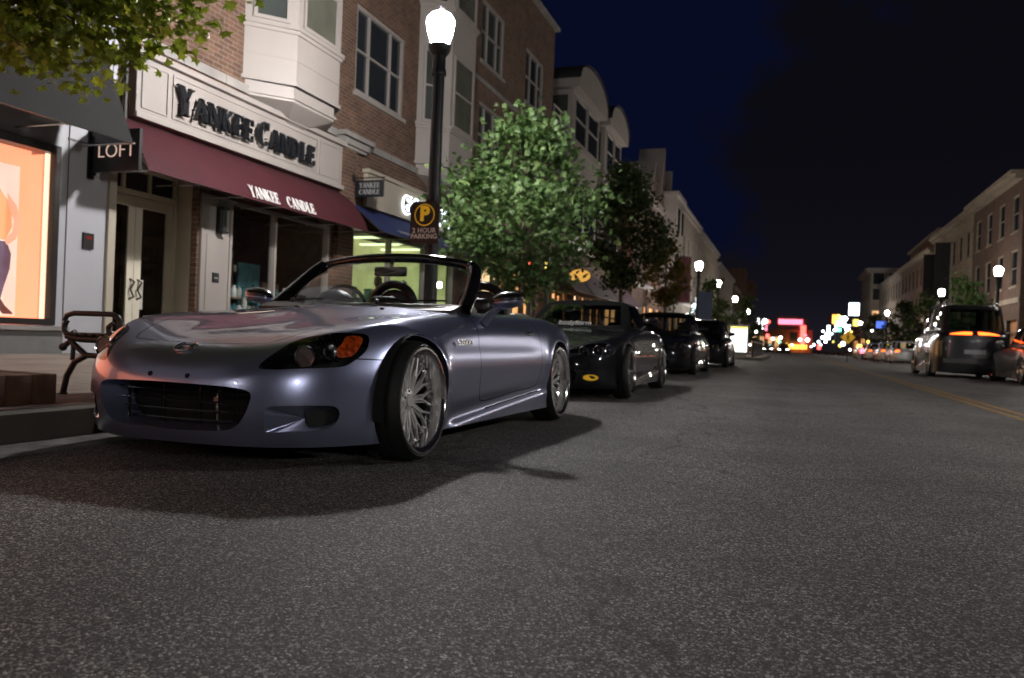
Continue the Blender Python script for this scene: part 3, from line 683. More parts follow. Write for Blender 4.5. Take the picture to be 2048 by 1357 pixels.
        br.inputs['Color1'].default_value = c1+(1,); br.inputs['Color2'].default_value = c2+(1,); br.inputs['Mortar'].default_value = joint+(1,)
        br.inputs['Mortar Size'].default_value = mort; br.inputs['Mortar Smooth'].default_value = .2; br.inputs['Brick Width'].default_value = w; br.inputs['Row Height'].default_value = h; br.inputs['Bias'].default_value = -.1
        l.new(c.outputs[0], br.inputs['Vector'])
        nz_ = N(n, 'ShaderNodeTexNoise'); nz_.inputs['Scale'].default_value = 2.3; nz_.inputs['Detail'].default_value = 7; l.new(g.outputs['Position'], nz_.inputs['Vector'])
        r_ = N(n, 'ShaderNodeMapRange'); r_.inputs[1].default_value = .3; r_.inputs[2].default_value = .75; r_.inputs[3].default_value = .68; r_.inputs[4].default_value = 1.15; l.new(nz_.outputs[0], r_.inputs[0])
        sc_ = N(n, 'ShaderNodeVectorMath', operation='SCALE'); l.new(br.outputs['Color'], sc_.inputs[0]); l.new(r_.outputs[0], sc_.inputs['Scale']); l.new(sc_.outputs[0], b.inputs['Base Color'])
        b.inputs['Roughness'].default_value = rough
        nf = N(n, 'ShaderNodeTexNoise'); nf.inputs['Scale'].default_value = 90; l.new(g.outputs['Position'], nf.inputs['Vector'])
        sb = N(n, 'ShaderNodeMath', operation='MULTIPLY_ADD'); sb.inputs[1].default_value = -1.5; l.new(br.outputs['Fac'], sb.inputs[0]); l.new(nf.outputs[0], sb.inputs[2])
        bp = N(n, 'ShaderNodeBump'); bp.inputs['Strength'].default_value = bump; bp.inputs['Distance'].default_value = .006; l.new(sb.outputs[0], bp.inputs['Height']); l.new(bp.outputs[0], b.inputs['Normal'])
    slabs('sidewalk', (.30, .27, .23), (.27, .24, .21), (.08, .07, .06), 1.5, 1.5, .85, .012)
    slabs('paver_brick', (.16, .075, .05), (.12, .06, .045), (.05, .04, .035), .21, .105, .85, .008, .6, .5)
    slabs('kerb_stone', (.12, .105, .088), (.10, .09, .075), (.06, .055, .05), 2.4, 5, .85, .012)
    slabs('brick_red', (.17, .068, .040), (.10, .040, .026), (.22, .19, .16), .215, .075, .85, .009, .7, .5, True)
    slabs('brick_tan', (.165, .082, .048), (.09, .043, .027), (.19, .15, .12), .215, .075, .85, .009, .6, .5, True)
    slabs('brick_brown', (.11, .052, .034), (.08, .04, .028), (.12, .10, .08), .215, .075, .85, .009, .6, .5, True)
    slabs('stone_band', (.30, .28, .26), (.27, .25, .235), (.12, .11, .10), .9, 3, .8, .008, .3, 0, True)
    slabs('cream_block', (.31, .26, .20), (.28, .24, .18), (.2, .17, .14), .9, .45, .8, .008, .3, .5, True)
    pm('white_paint', (.32, .285, .262), .5, noise=.06, nscale=1.3, bump=.12, bscale=25)
    pm('brightened_cream', (.68, .62, .50), .45, noise=.05, nscale=1.5)  # cream lightened to stand in for light missing in the door recess
    pm('white_panel', (.42, .42, .45), .4, noise=.04, nscale=.9)
    pm('cream_paint', (.42, .37, .29), .5, noise=.05, nscale=1.5, bump=.1, bscale=25)
    pm('stucco', (.29, .25, .21), .85, noise=.1, nscale=1.5, bump=.3, bscale=70)
    pm('gutter', (.13, .125, .115), .85, noise=.5, nscale=7, bump=.9, bscale=60)
    pm('planter_brick', (.12, .055, .035), .85, noise=.35, nscale=9, bump=.6, bscale=70)
    pm('grey_panel', (.16, .155, .15), .6, noise=.1)
    pm('awning_grey', (.011, .010, .010), .85, noise=.12, nscale=3, bump=.25, bscale=200)
    pm('awning_red', (.052, .0035, .008), .8, noise=.12, nscale=3, bump=.25, bscale=200)
    pm('awning_blue', (.010, .02, .11), .8, noise=.12, nscale=3, bump=.25, bscale=200)
    pm('awning_purple', (.045, .02, .035), .8, noise=.12, nscale=3)
    pm('black_metal', (.007, .007, .008), .42, 0, noise=.25, nscale=15, bump=.15, bscale=80)
    pm('black_letter', (.008, .009, .012), .35)
    pm('white_letter', (.8, .76, .74), .5)
    pm('grey_letter', (.30, .30, .30), .5)
    pm('bronze_frame', (.022, .018, .016), .4, .3)
    pm('roof_dark', (.02, .02, .024), .8)
    pm('yellow_line', (.26, .14, .028), .7, noise=.3, nscale=9, bump=.4, bscale=120)
    pm('white_line', (.45, .44, .42), .7, noise=.3, nscale=9, bump=.4, bscale=120)
    pm('wood_shelf', (.20, .12, .07), .6, noise=.2)
    pm('goods_pale', (.5, .48, .42), .6, noise=.3); pm('goods_dark', (.05, .035, .03), .6, noise=.3); pm('goods_teal', (.08, .2, .22), .5, noise=.3)
    pm('bark', (.10, .075, .055), .9, noise=.3, nscale=12, bump=.6, bscale=30)
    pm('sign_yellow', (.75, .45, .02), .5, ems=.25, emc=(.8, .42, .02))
    # dark upstairs window: glossy pane with a blind behind
    def pane(name, col, rough=.06): pm(name, col, rough, 0, .5, .02, .2, 1.5)
    pane('pane_dark', (.022, .026, .030)); pane('pane_blind', (.11, .11, .085), .12); pane('pane_grey', (.055, .062, .058))
    glass('shop_glass', (.92, .95, .95), .01)
    def lit(name, col, s, var=.35, sc_=2.0):
        m, nt, b = _mat(name); n = nt.nodes; l = nt.links
        t = N(n, 'ShaderNodeNewGeometry'); x = N(n, 'ShaderNodeTexNoise'); x.inputs['Scale'].default_value = sc_; x.inputs['Detail'].default_value = 3; l.new(t.outputs['Position'], x.inputs['Vector'])
        r_ = N(n, 'ShaderNodeMapRange'); r_.inputs[1].default_value = .3; r_.inputs[2].default_value = .7; r_.inputs[3].default_value = s*(1-var); r_.inputs[4].default_value = s*(1+var); l.new(x.outputs[0], r_.inputs[0])
        b.inputs['Base Color'].default_value = tuple(c*.5 for c in col)+(1,); b.inputs['Emission Color'].default_value = col+(1,); l.new(r_.outputs[0], b.inputs['Emission Strength'])
    lit('display_peach', (1.0, .29, .155), 1.7, .12, .5); lit('display_edge', (1.0, .72, .5), 1.6, .05)
    lit('poster_white', (1.0, .78, .66), .85, .06); lit('poster_orange', (1.0, .45, .2), .8, .1); lit('poster_skin', (1.0, .5, .33), .85, .1); lit('poster_denim', (.16, .12, .20), .5, .3, 8); lit('poster_shoe', (.12, .06, .06), .5)
    lit('shop_green', (.80, .82, .34), .62, .35, 1.6); lit('shop_tube', (.85, 1.0, .55), 2.0, .2)
    lit('shop_orange', (1.0, .46, .16), 1.7, .5, 1.5); lit('shop_amber', (1.0, .66, .34), 2.2, .4, 2.0); lit('dim_warm', (.9, .42, .18), .022, .95, 1.6)  # shop wall colours glow by themselves, standing in for lamps inside the rooms
    lit('oval_yellow', (.95, .50, .10), .75, .05); lit('window_lit', (1.0, .55, .25), .9, .4, 1)
    emis('lamp_main', (1.0, .97, .96), LAMP); emis('lamp_far', (1.0, .92, .83), LAMP_FAR); emis('lamp_across', (1.0, .95, .91), 820)
    emis('glow_white', (.92, .96, 1.0), 9); emis('glow_cyan', (.74, .93, 1.0), 5); emis('glow_red', (1.0, .08, .06), 5); emis('glow_pink', (1.0, .18, .28), 3)
    emis('glow_orange', (1.0, .35, .05), 4); emis('glow_green', (.2, 1.0, .6), 4); emis('glow_yellow', (1.0, .8, .15), 2.5); emis('glow_blue', (.10, .2, .9), 1.2)
    emis('glow_panel', (.95, .98, 1.0), 2.2); emis('letter_glow', (.85, .95, 1.0), 4.0); emis('tail_red', (1.0, .10, .012), 7); emis('head_white', (1.0, .97, .9), 25)
    emis('added_dim_lamp', (1.0, .72, .5), 5.0); emis('loft_letter', (1.0, .72, .58), .55); emis('led_red', (.12, .008, .006), .6); emis('awn_text', (.9, .88, .9), .02)
    pm('banner_blue', (.10, .16, .28), .7); pm('banner_maroon', (.10, .02, .04), .7); pm('banner_black', (.008, .008, .01), .7)
LAMP = 880.0; LAMP_FAR = 430.0
mats_env()

def sheet(name, x0, x1, y0, y1, z, mat, z2=None):
    z2 = z if z2 is None else z2
    o = mesh_obj(name, [(x0, y0, z), (x1, y0, z2), (x1, y1, z2), (x0, y1, z)], [(0, 1, 2, 3)], mat); o['kind'] = 'structure'; return o
KL, KR, FL, FR = -3.6, 8.2, -8.4, 12.5       # kerbs and house fronts
sheet('ground', -400, 400, -60, 900, -.16, 'asphalt')
sheet('road', KL-.3, KR+.3, -40, 420, 0, 'asphalt')
for x_ in (2.23, 2.41):
    o = sheet('centre_line', x_-.045, x_+.045, 3, 60, .004, 'yellow_line'); 
def kerb(x0, x1, y0, y1, name='kerb'):
    g = MB(); g.bbox(x0, x1, y0, y1, -.1, .15, .012); o = g.build(name, 'kerb_stone', None, True, 40); o['kind'] = 'structure'
kerb(KL-.16, KL, -30, 41.8); kerb(KR, KR+.16, -30, 300); kerb(KL-.16, KL, 62, 300)
sheet('gutter', KL, KL+.36, -30, 41.5, .004, 'gutter')
sheet('sidewalk', FL-.1, KL-.16, -30, 300, .23, 'sidewalk', .15)
sheet('sidewalk', KR+.16, FR+.2, -30, 300, .15, 'sidewalk', .22)
o = sheet('brick_strip', KL-.62, KL-.16, -30, 41, .1635, 'paver_brick', .1545)
# planted kerb extension by the crossing
o = sheet('kerb_extension', KL-.16, -1.5, 42, 62, .152, 'sidewalk'); kerb(-1.5, -1.34, 41.84, 62.16); kerb(KL, -1.5, 41.84, 42.0); kerb(KL, -1.5, 62, 62.16)

# ---------------------------------------------------------------- buildings
ORG = {}
def bthing(name, label, cat, loc, group=None):
    t = thing(name, label, cat, loc, 0, group); ORG[t.name] = Vector(loc); return t
_b0 = MB.build
def _bw(s, name, mat, parent=None, smooth=False, sharp=35):
    if parent is not None:
        top = parent
        while top.parent: top = top.parent
        if top.name in ORG:
            o_ = ORG[top.name]; s.v = [(q[0]-o_.x, q[1]-o_.y, q[2]-o_.z) for q in s.v]
    return _b0(s, name, mat, parent, smooth, sharp)
MB.build = _bw
def btext(root, *a, **k):
    loc = a[5]; o_ = ORG[root.name]; a = list(a); a[5] = (loc[0]-o_.x, loc[1]-o_.y, loc[2]-o_.z); a[4] = a[4] or root
    return text(*a, **k)
def wall_open(mb, X, sgn, y0, y1, z0, z1, ops, depth=.12):
    """street-facing wall plane at X (normal sgn) with rectangular openings and reveals"""
    ys = sorted({y0, y1, *[o_[0] for o_ in ops], *[o_[1] for o_ in ops]}); zs = sorted({z0, z1, *[o_[2] for o_ in ops], *[o_[3] for o_ in ops]})
    ys = [y for y in ys if y0 <= y <= y1]; zs = [z for z in zs if z0 <= z <= z1]
    for a, b in zip(ys, ys[1:]):
        for c, d in zip(zs, zs[1:]):
            if any(o_[0] <= a and b <= o_[1] and o_[2] <= c and d <= o_[3] for o_ in ops): continue
            mb.add([(X, a, c), (X, b, c), (X, b, d), (X, a, d)], [(0, 1, 2, 3) if sgn > 0 else (3, 2, 1, 0)])
    for a, b, c, d in ops:
        x2 = X-sgn*depth
        mb.add([(X, a, c), (X, b, c), (X, b, d), (X, a, d), (x2, a, c), (x2, b, c), (x2, b, d), (x2, a, d)], [(0, 4, 5, 1), (1, 5, 6, 2), (2, 6, 7, 3), (3, 7, 4, 0)])
def win(root, X, sgn, y0, y1, z0, z1, pane='pane_dark', frame='white_paint', cols=1, rows=2, fw=.07, depth=.10, sill=True, name='window'):
    """framed window set back in its opening; pane a sub-part"""
    f = MB(); xa, xb = X-sgn*depth, X-sgn*(depth-.07)
    f.box(xa, xb, y0, y0+fw, z0, z1).box(xa, xb, y1-fw, y1, z0, z1).box(xa, xb, y0+fw, y1-fw, z1-fw, z1).box(xa, xb, y0+fw, y1-fw, z0, z0+fw)
    cs = cols if isinstance(cols, (list, tuple)) else [i/cols for i in range(1, cols)]
    for c in cs: y = y0+(y1-y0)*c; f.box(xa, xb-sgn*.012, y-.028, y+.028, z0+fw, z1-fw)
    for i in range(1, rows): z = z0+(z1-z0)*i/rows; f.box(xa, xb-sgn*.025, y0+fw, y1-fw, z-.02, z+.02)
    if sill: f.box(X-sgn*.02, X+sgn*.05, y0-.06, y1+.06, z0-.09, z0-.003)
    fo = f.build(name, frame, root)
    p = MB(); xc = xa+sgn*.012; p.add([(xc, y0+fw*.5, z0+fw*.5), (xc, y1-fw*.5, z0+fw*.5), (xc, y1-fw*.5, z1-fw*.5), (xc, y0+fw*.5, z1-fw*.5)], [(0, 1, 2, 3)])
    p.build('pane', pane, fo); return fo
def awn_prof(w, zt, zb, a, b, curve):
    s_ = (1-curve)*w+curve*math.sin(w*math.pi/2); c_ = (1-curve)*w+curve*(1-math.cos(w*math.pi/2)); return a+(b-a)*s_, zt+(zb-zt)*c_
def awning(root, X, sgn, y0, y1, zt, zb, out, mat, name='awning', val=.0, closed_side=False, gap=.02, curve=.0):
    a = MB(); t = .025; xw = X+sgn*gap; xo = X+sgn*out; n = max(2, int((y1-y0)/.9)); vs = []
    for k in range(n*4+1):
        y = y0+(y1-y0)*k/(n*4); s_ = -.018*abs(math.sin(math.pi*k/4))
        for w in range(9): px_, pz_ = awn_prof(w/8, zt, zb, xw, xo, curve); vs.append((px_, y, pz_+s_*math.sin(math.pi*w/8)))
    m_ = n*4+1; a.add(vs, [(k*9+w, (k+1)*9+w, (k+1)*9+w+1, k*9+w+1) for k in range(n*4) for w in range(8)])
    if val: a.add([(xo, y0, zb), (xo, y1, zb), (xo, y1, zb-val), (xo, y0, zb-val)], [(0, 1, 2, 3)])
    if closed_side:
        for y in (y0, y1): a.add([(xw, y, zt), (xo, y, zb), (xw, y, zb)], [(0, 1, 2)])
    o = a.build(name, mat, root, True, 60)
    fr = MB(); fr.tube([(xo-sgn*.02, y0+.01, zb+.01-val), (xo-sgn*.02, y1-.01, zb+.01-val)], .014, 6)
    for k in range(n+1):
        y = y0+.03+(y1-y0-.06)*k/n; fr.tube([(xw, y, zt-.03), (xo-sgn*.02, y, zb-.015)], .012, 5); fr.tube([(xw, y, zb), (xo-sgn*.02, y, zb)], .012, 5)
    fr.build('awning_frame', 'steel', o); return o
# serif capitals built from strokes, height 1
GL = {
 'Y': (.92, [('d', .20, 1, .50, .48, .27), ('d', .76, 1, .46, .48, .13), ('v', .46, 0, .5, .27), ('s', .20, .97, .36), ('s', .76, .97, .26), ('s', .46, .03, .42)]),
 'A': (.94, [('d', .12, 0, .46, 1, .12), ('d', .80, 0, .48, 1, .27), ('h', .46, .32, .46), ('s', .13, .03, .26), ('s', .80, .03, .34)]),
 'N': (.96, [('v', .15, 0, 1, .12), ('d', .20, 1, .80, 0, .26), ('v', .82, 0, 1, .12), ('s', .13, .03, .28), ('s', .12, .97, .26), ('s', .82, .97, .28)]),
 'K': (.94, [('v', .20, 0, 1, .27), ('d', .74, 1, .28, .48, .12), ('d', .36, .58, .78, 0, .26), ('s', .20, .03, .38), ('s', .20, .97, .38), ('s', .76, .97, .28), ('s', .78, .03, .32)]),
 'E': (.78, [('v', .22, 0, 1, .27), ('h', .42, .95, .52), ('h', .42, .50, .36), ('h', .43, .05, .54), ('v', .66, .74, 1, .08), ('v', .69, 0, .27, .08), ('v', .58, .38, .62, .07)]),
 'C': (.86, [('c', .46, .5, .30, .46, 40, 320, .27), ('v', .72, .68, .98, .09)]),
 'D': (.96, [('v', .20, 0, 1, .27), ('c', .34, .5, .42, .46, -90, 90, .27), ('s', .14, .97, .24), ('s', .14, .03, .24)]),
 'L': (.76, [('v', .20, 0, 1, .27), ('h', .42, .04, .54), ('v', .67, 0, .28, .09), ('s', .20, .97, .38)]),
 ' ': (.45, [])}
def serif_line(s, h, thick, big=()):
    """letters in (u along, v up, w depth)"""
    m_ = MB(); u = 0
    for i, ch in enumerate(s):
        w, prims = GL[ch]; k = h*(1.22 if i in big else 1.0)
        def pr(poly): m_.prism([(u+a*k, b*k) for a, b in poly], 0, thick, 'z')
        for p in prims:
            if p[0] == 'v': pr([(p[1]-p[4]/2, p[2]), (p[1]+p[4]/2, p[2]), (p[1]+p[4]/2, p[3]), (p[1]-p[4]/2, p[3])])
            elif p[0] == 'd': pr([(p[1]-p[5]/2, p[2]), (p[1]+p[5]/2, p[2]), (p[3]+p[5]/2, p[4]), (p[3]-p[5]/2, p[4])])
            elif p[0] == 'h': pr([(p[1]-p[3]/2, p[2]-.04), (p[1]+p[3]/2, p[2]-.04), (p[1]+p[3]/2, p[2]+.04), (p[1]-p[3]/2, p[2]+.04)])
            elif p[0] == 's': pr([(p[1]-p[3]/2, p[2]-.03), (p[1]+p[3]/2, p[2]-.03), (p[1]+p[3]/2, p[2]+.03), (p[1]-p[3]/2, p[2]+.03)])
            elif p[0] == 'c':
                _, cx, cy, rx, ry, a0, a1, ww = p; n = 18
                for j in range(n):
                    q = []
                    for aa, t in ((j, 0), (j+1, 0), (j+1, 1), (j, 1)):
                        a = R(a0+(a1-a0)*aa/n); th = .05+(ww-.05)*abs(math.cos(a))**1.5
                        q.append((cx+(rx-th*.5+t*th)*math.cos(a), cy+(ry-.06+t*(.06+.03))*math.sin(a)))
                    pr(q)
        u += w*k
    return m_, u

# --- clothing shop at the left, white panels around a warm display window
def shop_left():
    r = bthing('clothing_shop', 'white panelled shop with warm orange display window and grey awning at far left', 'shop', (FL, 0, .2))
    w = MB(); wall_open(w, FL, 1, -16, 8.12, .1, 11.5, [(-4.6, 1.2, .56, 2.72), (1.75, 7.30, .56, 2.72)], .5); w.box(-14, FL-.02, -16, -15.9, .1, 11.5); w.build('wall', 'white_panel', r)
    for a, b in ((-4.6, 1.2), (1.75, 7.30)):
        f = MB(); x0, x1 = FL-.18, FL+.03; t = .075
        f.box(x0, x1, a+.004, a+t, .564, 2.716).box(x0, x1, b-t, b-.004, .564, 2.716).box(x0, x1, a+t, b-t, 2.62, 2.716).box(x0, x1, a+t, b-t, .564, .64)
        fo = f.build('display_window', 'bronze_frame', r)
        e = MB(); e.box(FL-.02, FL-.0, a+.12, a+.14, .66, 2.6).box(FL-.10, FL-.07, b-.12, b-.075, .64, 2.62).build('edge_light', 'display_edge', fo)
        g = MB(); g.add([(FL-.06, a+t, .64), (FL-.06, b-t, .64), (FL-.06, b-t, 2.62), (FL-.06, a+t, 2.62)], [(0, 1, 2, 3)]).build('glass', 'shop_glass', fo)
        bx = MB(); bx.box(FL-.50, FL-.46, a+.0, b+.0, .5, 2.8).build('display_back', 'display_peach', fo)
        bx = MB(); bx.box(FL-.46, FL-.06, b-.075, b-.05, .64, 2.62).box(FL-.46, FL-.2, a+.08, b-.08, .62, .645).build('display_side', 'display_peach', fo)
    s_ = MB(); s_.bbox(FL, FL+.12, -15, 7.42, .50, .555, .008).build('window_sill', 'stone_band', r)
    s_ = MB(); s_.box(FL, FL+.05, -15, 7.38, .18, .498).build('plinth', 'grey_panel', r)
    s_ = MB()
    for y in (7.42, 8.04): s_.box(FL+.001, FL+.012, y-.004, y+.004, .2, 9)
    s_.box(FL+.001, FL+.02, 7.40, 8.12, 2.84, 2.86).build('panel_joint', 'grey_panel', r)
    tr = MB(); tr.bbox(FL, FL+.045, 8.02, 8.14, .2, 2.6, .006).build('corner_trim', 'cream_paint', r)
    a = awning(r, FL, 1, 1.3, 7.62, 4.62, 2.80, .80, 'awning_grey', closed_side=False)
    return r
shop_left()
# poster in the display
def poster():
    r = bthing('fashion_poster', 'backlit white poster of a figure in jeans inside the orange display window at far left', 'poster', (FL-.44, 5.6, .7))
    X = FL-.445; MB().box(X-.01, X, 4.9, 7.14, .66, 2.46).build('sheet', 'poster_white', r)
    def fl(name, poly, mat, dx): MB().prism([(a+1.18, c) for a, c in poly], X+.002+dx, X+.006+dx, 'x').build(name, mat, r)
    fl('top', [(5.50, 2.20), (5.70, 2.16), (5.86, 1.98), (5.88, 1.72), (5.80, 1.56), (5.45, 1.55), (5.40, 1.9)], 'poster_orange', 0)
    fl('arm', [(5.80, 2.12), (5.93, 1.98), (5.99, 1.76), (5.93, 1.58), (5.82, 1.50), (5.78, 1.56), (5.88, 1.66), (5.90, 1.80), (5.82, 1.98)], 'poster_skin', .005)
    fl('jeans', [(5.45, 1.55), (5.82, 1.54), (5.88, 1.40), (5.87, 1.22), (5.80, 1.0), (5.76, .84), (5.68, .84), (5.66, 1.1), (5.60, 1.25), (5.52, 1.1), (5.50, .84), (5.40, .84), (5.38, 1.2)], 'poster_denim', .0)
    fl('shoe', [(5.67, .84), (5.76, .86), (5.82, .78), (5.92, .70), (5.93, .68), (5.80, .68), (5.74, .74), (5.70, .68), (5.67, .68)], 'poster_shoe', .005)
poster()

# --- brick block with the candle shop and the children's shop, flats above
def bay(r, yc, w_, d, z0, z1, floors):
    """half-octagonal oriel: chamfered sides, panelled aprons, windows between"""
    ch = d*1.05
    def ring(e): return [(FL+.0, yc-w_/2-ch-e), (FL+d+e, yc-w_/2-e*.6), (FL+d+e, yc+w_/2+e*.6), (FL+.0, yc+w_/2+ch+e)]
    b = MB()
    b.prism(ring(0), z0+.36, z1, 'z'); b.build('bay', 'white_paint', r)
    t = MB(); t.prism(ring(.035), z0+.36, z0+.42, 'z'); t.prism(ring(-.06), z0+.12, z0+.36, 'z'); t.prism(ring(-.02), z0+.16, z0+.20, 'z')
    p = ring(-.06); q = [(FL, yc-.3), (FL+.12, yc-.2), (FL+.12, yc+.2), (FL, yc+.3)]
    t.add([(a, c, z0+.12) for a, c in p]+[(a, c, z0-.12) for a, c in q], [(0, 1, 5, 4), (1, 2, 6, 5), (2, 3, 7, 6), (4, 5, 6, 7)])
    for zz in floors: t.prism(ring(.07), zz-.10, zz-.03, 'z'); t.prism(ring(.035), zz-.16, zz-.10, 'z')
    t.prism(ring(.008), z0+.78, z0+.795, 'z'); t.prism(ring(.10), z1-.12, z1+.003, 'z')
    t.build('bay_moulding', 'white_paint', r)
    for zz in floors:
        A = ring(0)
        for k, (p0, p1) in enumerate(zip(A, A[1:])):
            p0 = Vector((p0[0], p0[1], 0)); p1 = Vector((p1[0], p1[1], 0)); dd = (p1-p0); L_ = dd.length; dd.normalize(); nn = Vector((dd.y, -dd.x, 0))
            if nn.x < 0: nn = -nn
            m0 = .13; spans = [(m0, L_-m0)] if k != 1 or w_ < 1.4 else [(m0, L_-m0)]
            for a, c in spans:
                f = MB(); h0, h1 = zz+.0, zz+1.72
                def bb(u0, u1, z_0, z_1, o0, o1):
                    vs = [tuple(p0+dd*u+nn*o_+Vector((0, 0, z))) for z in (z_0, z_1) for u, o_ in ((u0, o0), (u1, o0), (u1, o1), (u0, o1))]
                    return vs, [(0, 3, 2, 1), (4, 5, 6, 7), (0, 1, 5, 4), (1, 2, 6, 5), (2, 3, 7, 6), (3, 0, 4, 7)]
                for args in ((a, a+.06, h0, h1), (c-.06, c, h0, h1), (a+.06, c-.06, h1-.06, h1), (a+.06, c-.06, h0, h0+.06), (a+.06, c-.06, (h0+h1)/2-.02, (h0+h1)/2+.02)): f.add(*bb(*args, .003, .035))
                fo = f.build('window', 'white_paint', r)
                pn = MB(); pn.add(*bb(a+.03, c-.03, h0+.03, h1-.03, .001, .014)); pn.build('pane', 'pane_blind' if k == 1 else ('pane_grey' if zz < 7 else 'pane_dark'), fo)
def block():
    r = bthing('brick_building', 'brick building with white bay windows over the candle shop and the blue-awning shop', 'building', (FL, 8.14, .2))
    y0, y1, H = 8.14, 27.6, 11.75
    ups = []
    for a, b, pn, cols in ((14.0, 16.1, 'pane_dark', [.28, .72]), (20.6, 22.45, 'pane_grey', [.3, .7]), (24.5, 26.45, 'pane_dark', [.3, .7])):
        for za, zb in ((5.45, 7.22), (8.35, 10.1)): ups.append((a, b, za, zb, pn, cols))
    shops = [(8.14, 9.70, .0, 2.95), (10.40, 13.25, .55, 2.62), (14.05, 19.2, .45, 2.75), (20.3, 23.2, .4, 2.7), (24.0, 27.0, .4, 2.7)]
    w = MB(); wall_open(w, FL, 1, y0, y1, .1, H, [(u[0], u[1], u[2], u[3]) for u in ups]+shops, .12)
    w.box(FL-9, FL-.001, y1-.3, y1, .1, H); w.box(FL-9, FL-8.8, y0, y1-.3, .1, H); w.build('wall', 'brick_tan', r)
    rf = MB(); rf.box(FL-8.8, FL-.2, y0+.1, y1-.3, H-.6, H-.5).build('roof', 'roof_dark', r)
    c = MB(); c.bbox(FL-.25, FL+.16, y0+.02, y1+.14, H+.003, H+.13, .015); c.bbox(FL-9, FL-.26, y1-.32, y1+.14, H+.003, H+.13, .015).build('parapet_cap', 'stone_band', r)
    b = MB(); b.box(FL+.002, FL+.045, y0+.02, 13.38, 4.38, 4.52).box(FL+.002, FL+.045, 14.42, y1-.02, 4.38, 4.52).box(FL+.002, FL+.04, 19.5, y1-.02, 7.72, 7.84).build('stone_course', 'stone_band', r)
    for u in ups: win(r, FL, 1, *u[:4], pane=u[4], cols=u[5], rows=2, fw=.08)
    bay(r, 11.85, 1.3, .58, 4.26, 10.6, [5.62, 8.45]); bay(r, 18.12, 1.45, .58, 4.26, 10.6, [5.62, 8.45])
    # brick pier with stone cap between the two shops
    p = MB(); p.box(FL+.002, FL+.10, 13.44, 14.02, .2, 4.25); p.build('pier', 'brick_tan', r)
    p = MB(); p.bbox(FL, FL+.18, 13.38, 14.42, 4.28, 4.40, .01).bbox(FL, FL+.26, 13.32, 14.48, 4.402, 4.50, .01).bbox(FL, FL+.12, 13.42, 14.38, 4.22, 4.278, .006).build('pier_capital', 'stone_band', r)
    dp = MB(); dp.tube([(FL+.06, 8.20, 4.3), (FL+.06, 8.20, 3.0)], .03, 8).build('downpipe', 'bronze_frame', r)
    # candle shop: fascia, entrance recess, window
    s_ = MB(); s_.bbox(FL, FL+.14, 8.30, 13.42, 3.43, 4.18, .008); s_.bbox(FL, FL+.22, 8.24, 13.46, 4.183, 4.27, .01); s_.bbox(FL, FL+.19, 8.27, 13.45, 3.35, 3.428, .01)
    fas = s_.build('fascia', 'white_paint', r)
    m_ = MB()
    for a, b in ((8.38, 8.86), (8.94, 12.55), (12.63, 13.34)):
        for q in ((a, b, 3.50, 3.525), (a, b, 4.09, 4.115), (a, a+.022, 3.525, 4.09), (b-.022, b, 3.525, 4.09)): m_.box(FL+.142, FL+.158, *q)
    m_.build('fascia_moulding', 'white_paint', fas)
    for wd_s, ya, yb in (('YANKEE', 8.93, 10.62), ('CANDLE', 10.72, 12.36)):
        lt, wd = serif_line(wd_s, .335, .05, (0,)); k_ = (yb-ya)/wd; lt.xf(lambda q: (FL+.20+q[2], ya+q[0]*k_, 3.575+q[1])); lt.build('fascia_lettering', 'black_letter', fas)
    st = MB()
    for k in range(12): st.box(FL+.141, FL+.20, 9.05+k*.28, 9.07+k*.28, 3.72, 3.74)
    st.build('letter_pin', 'black_letter', fas)
    aw = awning(r, FL, 1, 7.90, 13.40, 3.34, 2.54, .78, 'awning_red', curve=.5)
    lt, wd = serif_line('YANKEE', .20, .006); lt2, wd2 = serif_line('CANDLE', .20, .006)
    dz, dx = .96, -.44; sl = math.hypot(dz, dx); ex, ez = dx/sl, dz/sl
    for q_, ya, yb in ((lt, 9.90, 10.62), (lt2, 10.84, 11.62)):
        wd_ = max(v[0] for v in q_.v)
        q_.xf(lambda q: (FL+.78+ex*(q[1]+.03)+ez*(q[2]+.02), ya+q[0]*(yb-ya)/wd_, 2.54+ez*(q[1]+.03)-ex*(q[2]+.02))); q_.build('awning_lettering', 'white_letter', aw)
    # recess
    XD = FL-.80
    m_ = MB(); m_.prism([(FL-.13, 9.72), (FL-.13, 9.80), (XD-.1, 10.22), (XD-.1, 10.12), (XD, 10.12)], .2, 2.95, 'z'); m_.box(XD-.1, FL-.13, 8.0, 10.3, 2.952, 3.0); m_.box(XD-.1, FL-.52, 8.35, 8.46, .2, 2.95); m_.build('recess_wall', 'brightened_cream', r)
    fl_ = MB(); fl_.box(XD-.1, FL-.0, 8.1, 10.12, .18, .236).build('threshold', 'stone_band', r)
    f = MB(); 
    for y in (8.46, 10.04): f.box(XD-.05, XD+.06, y, y+.08, .24, 2.95)
    f.box(XD-.05, XD+.06, 8.54, 10.04, 2.50, 2.58).box(XD-.05, XD+.06, 8.54, 10.04, 2.87, 2.95)
    for y in (9.02, 9.52): f.box(XD-.04, XD+.04, y, y+.05, 2.58, 2.87)
    f.build('door_frame', 'brightened_cream', r)
    g = MB(); g.box(XD-.012, XD, 8.54, 10.04, 2.58, 2.87).build('transom', 'pane_dark', r)
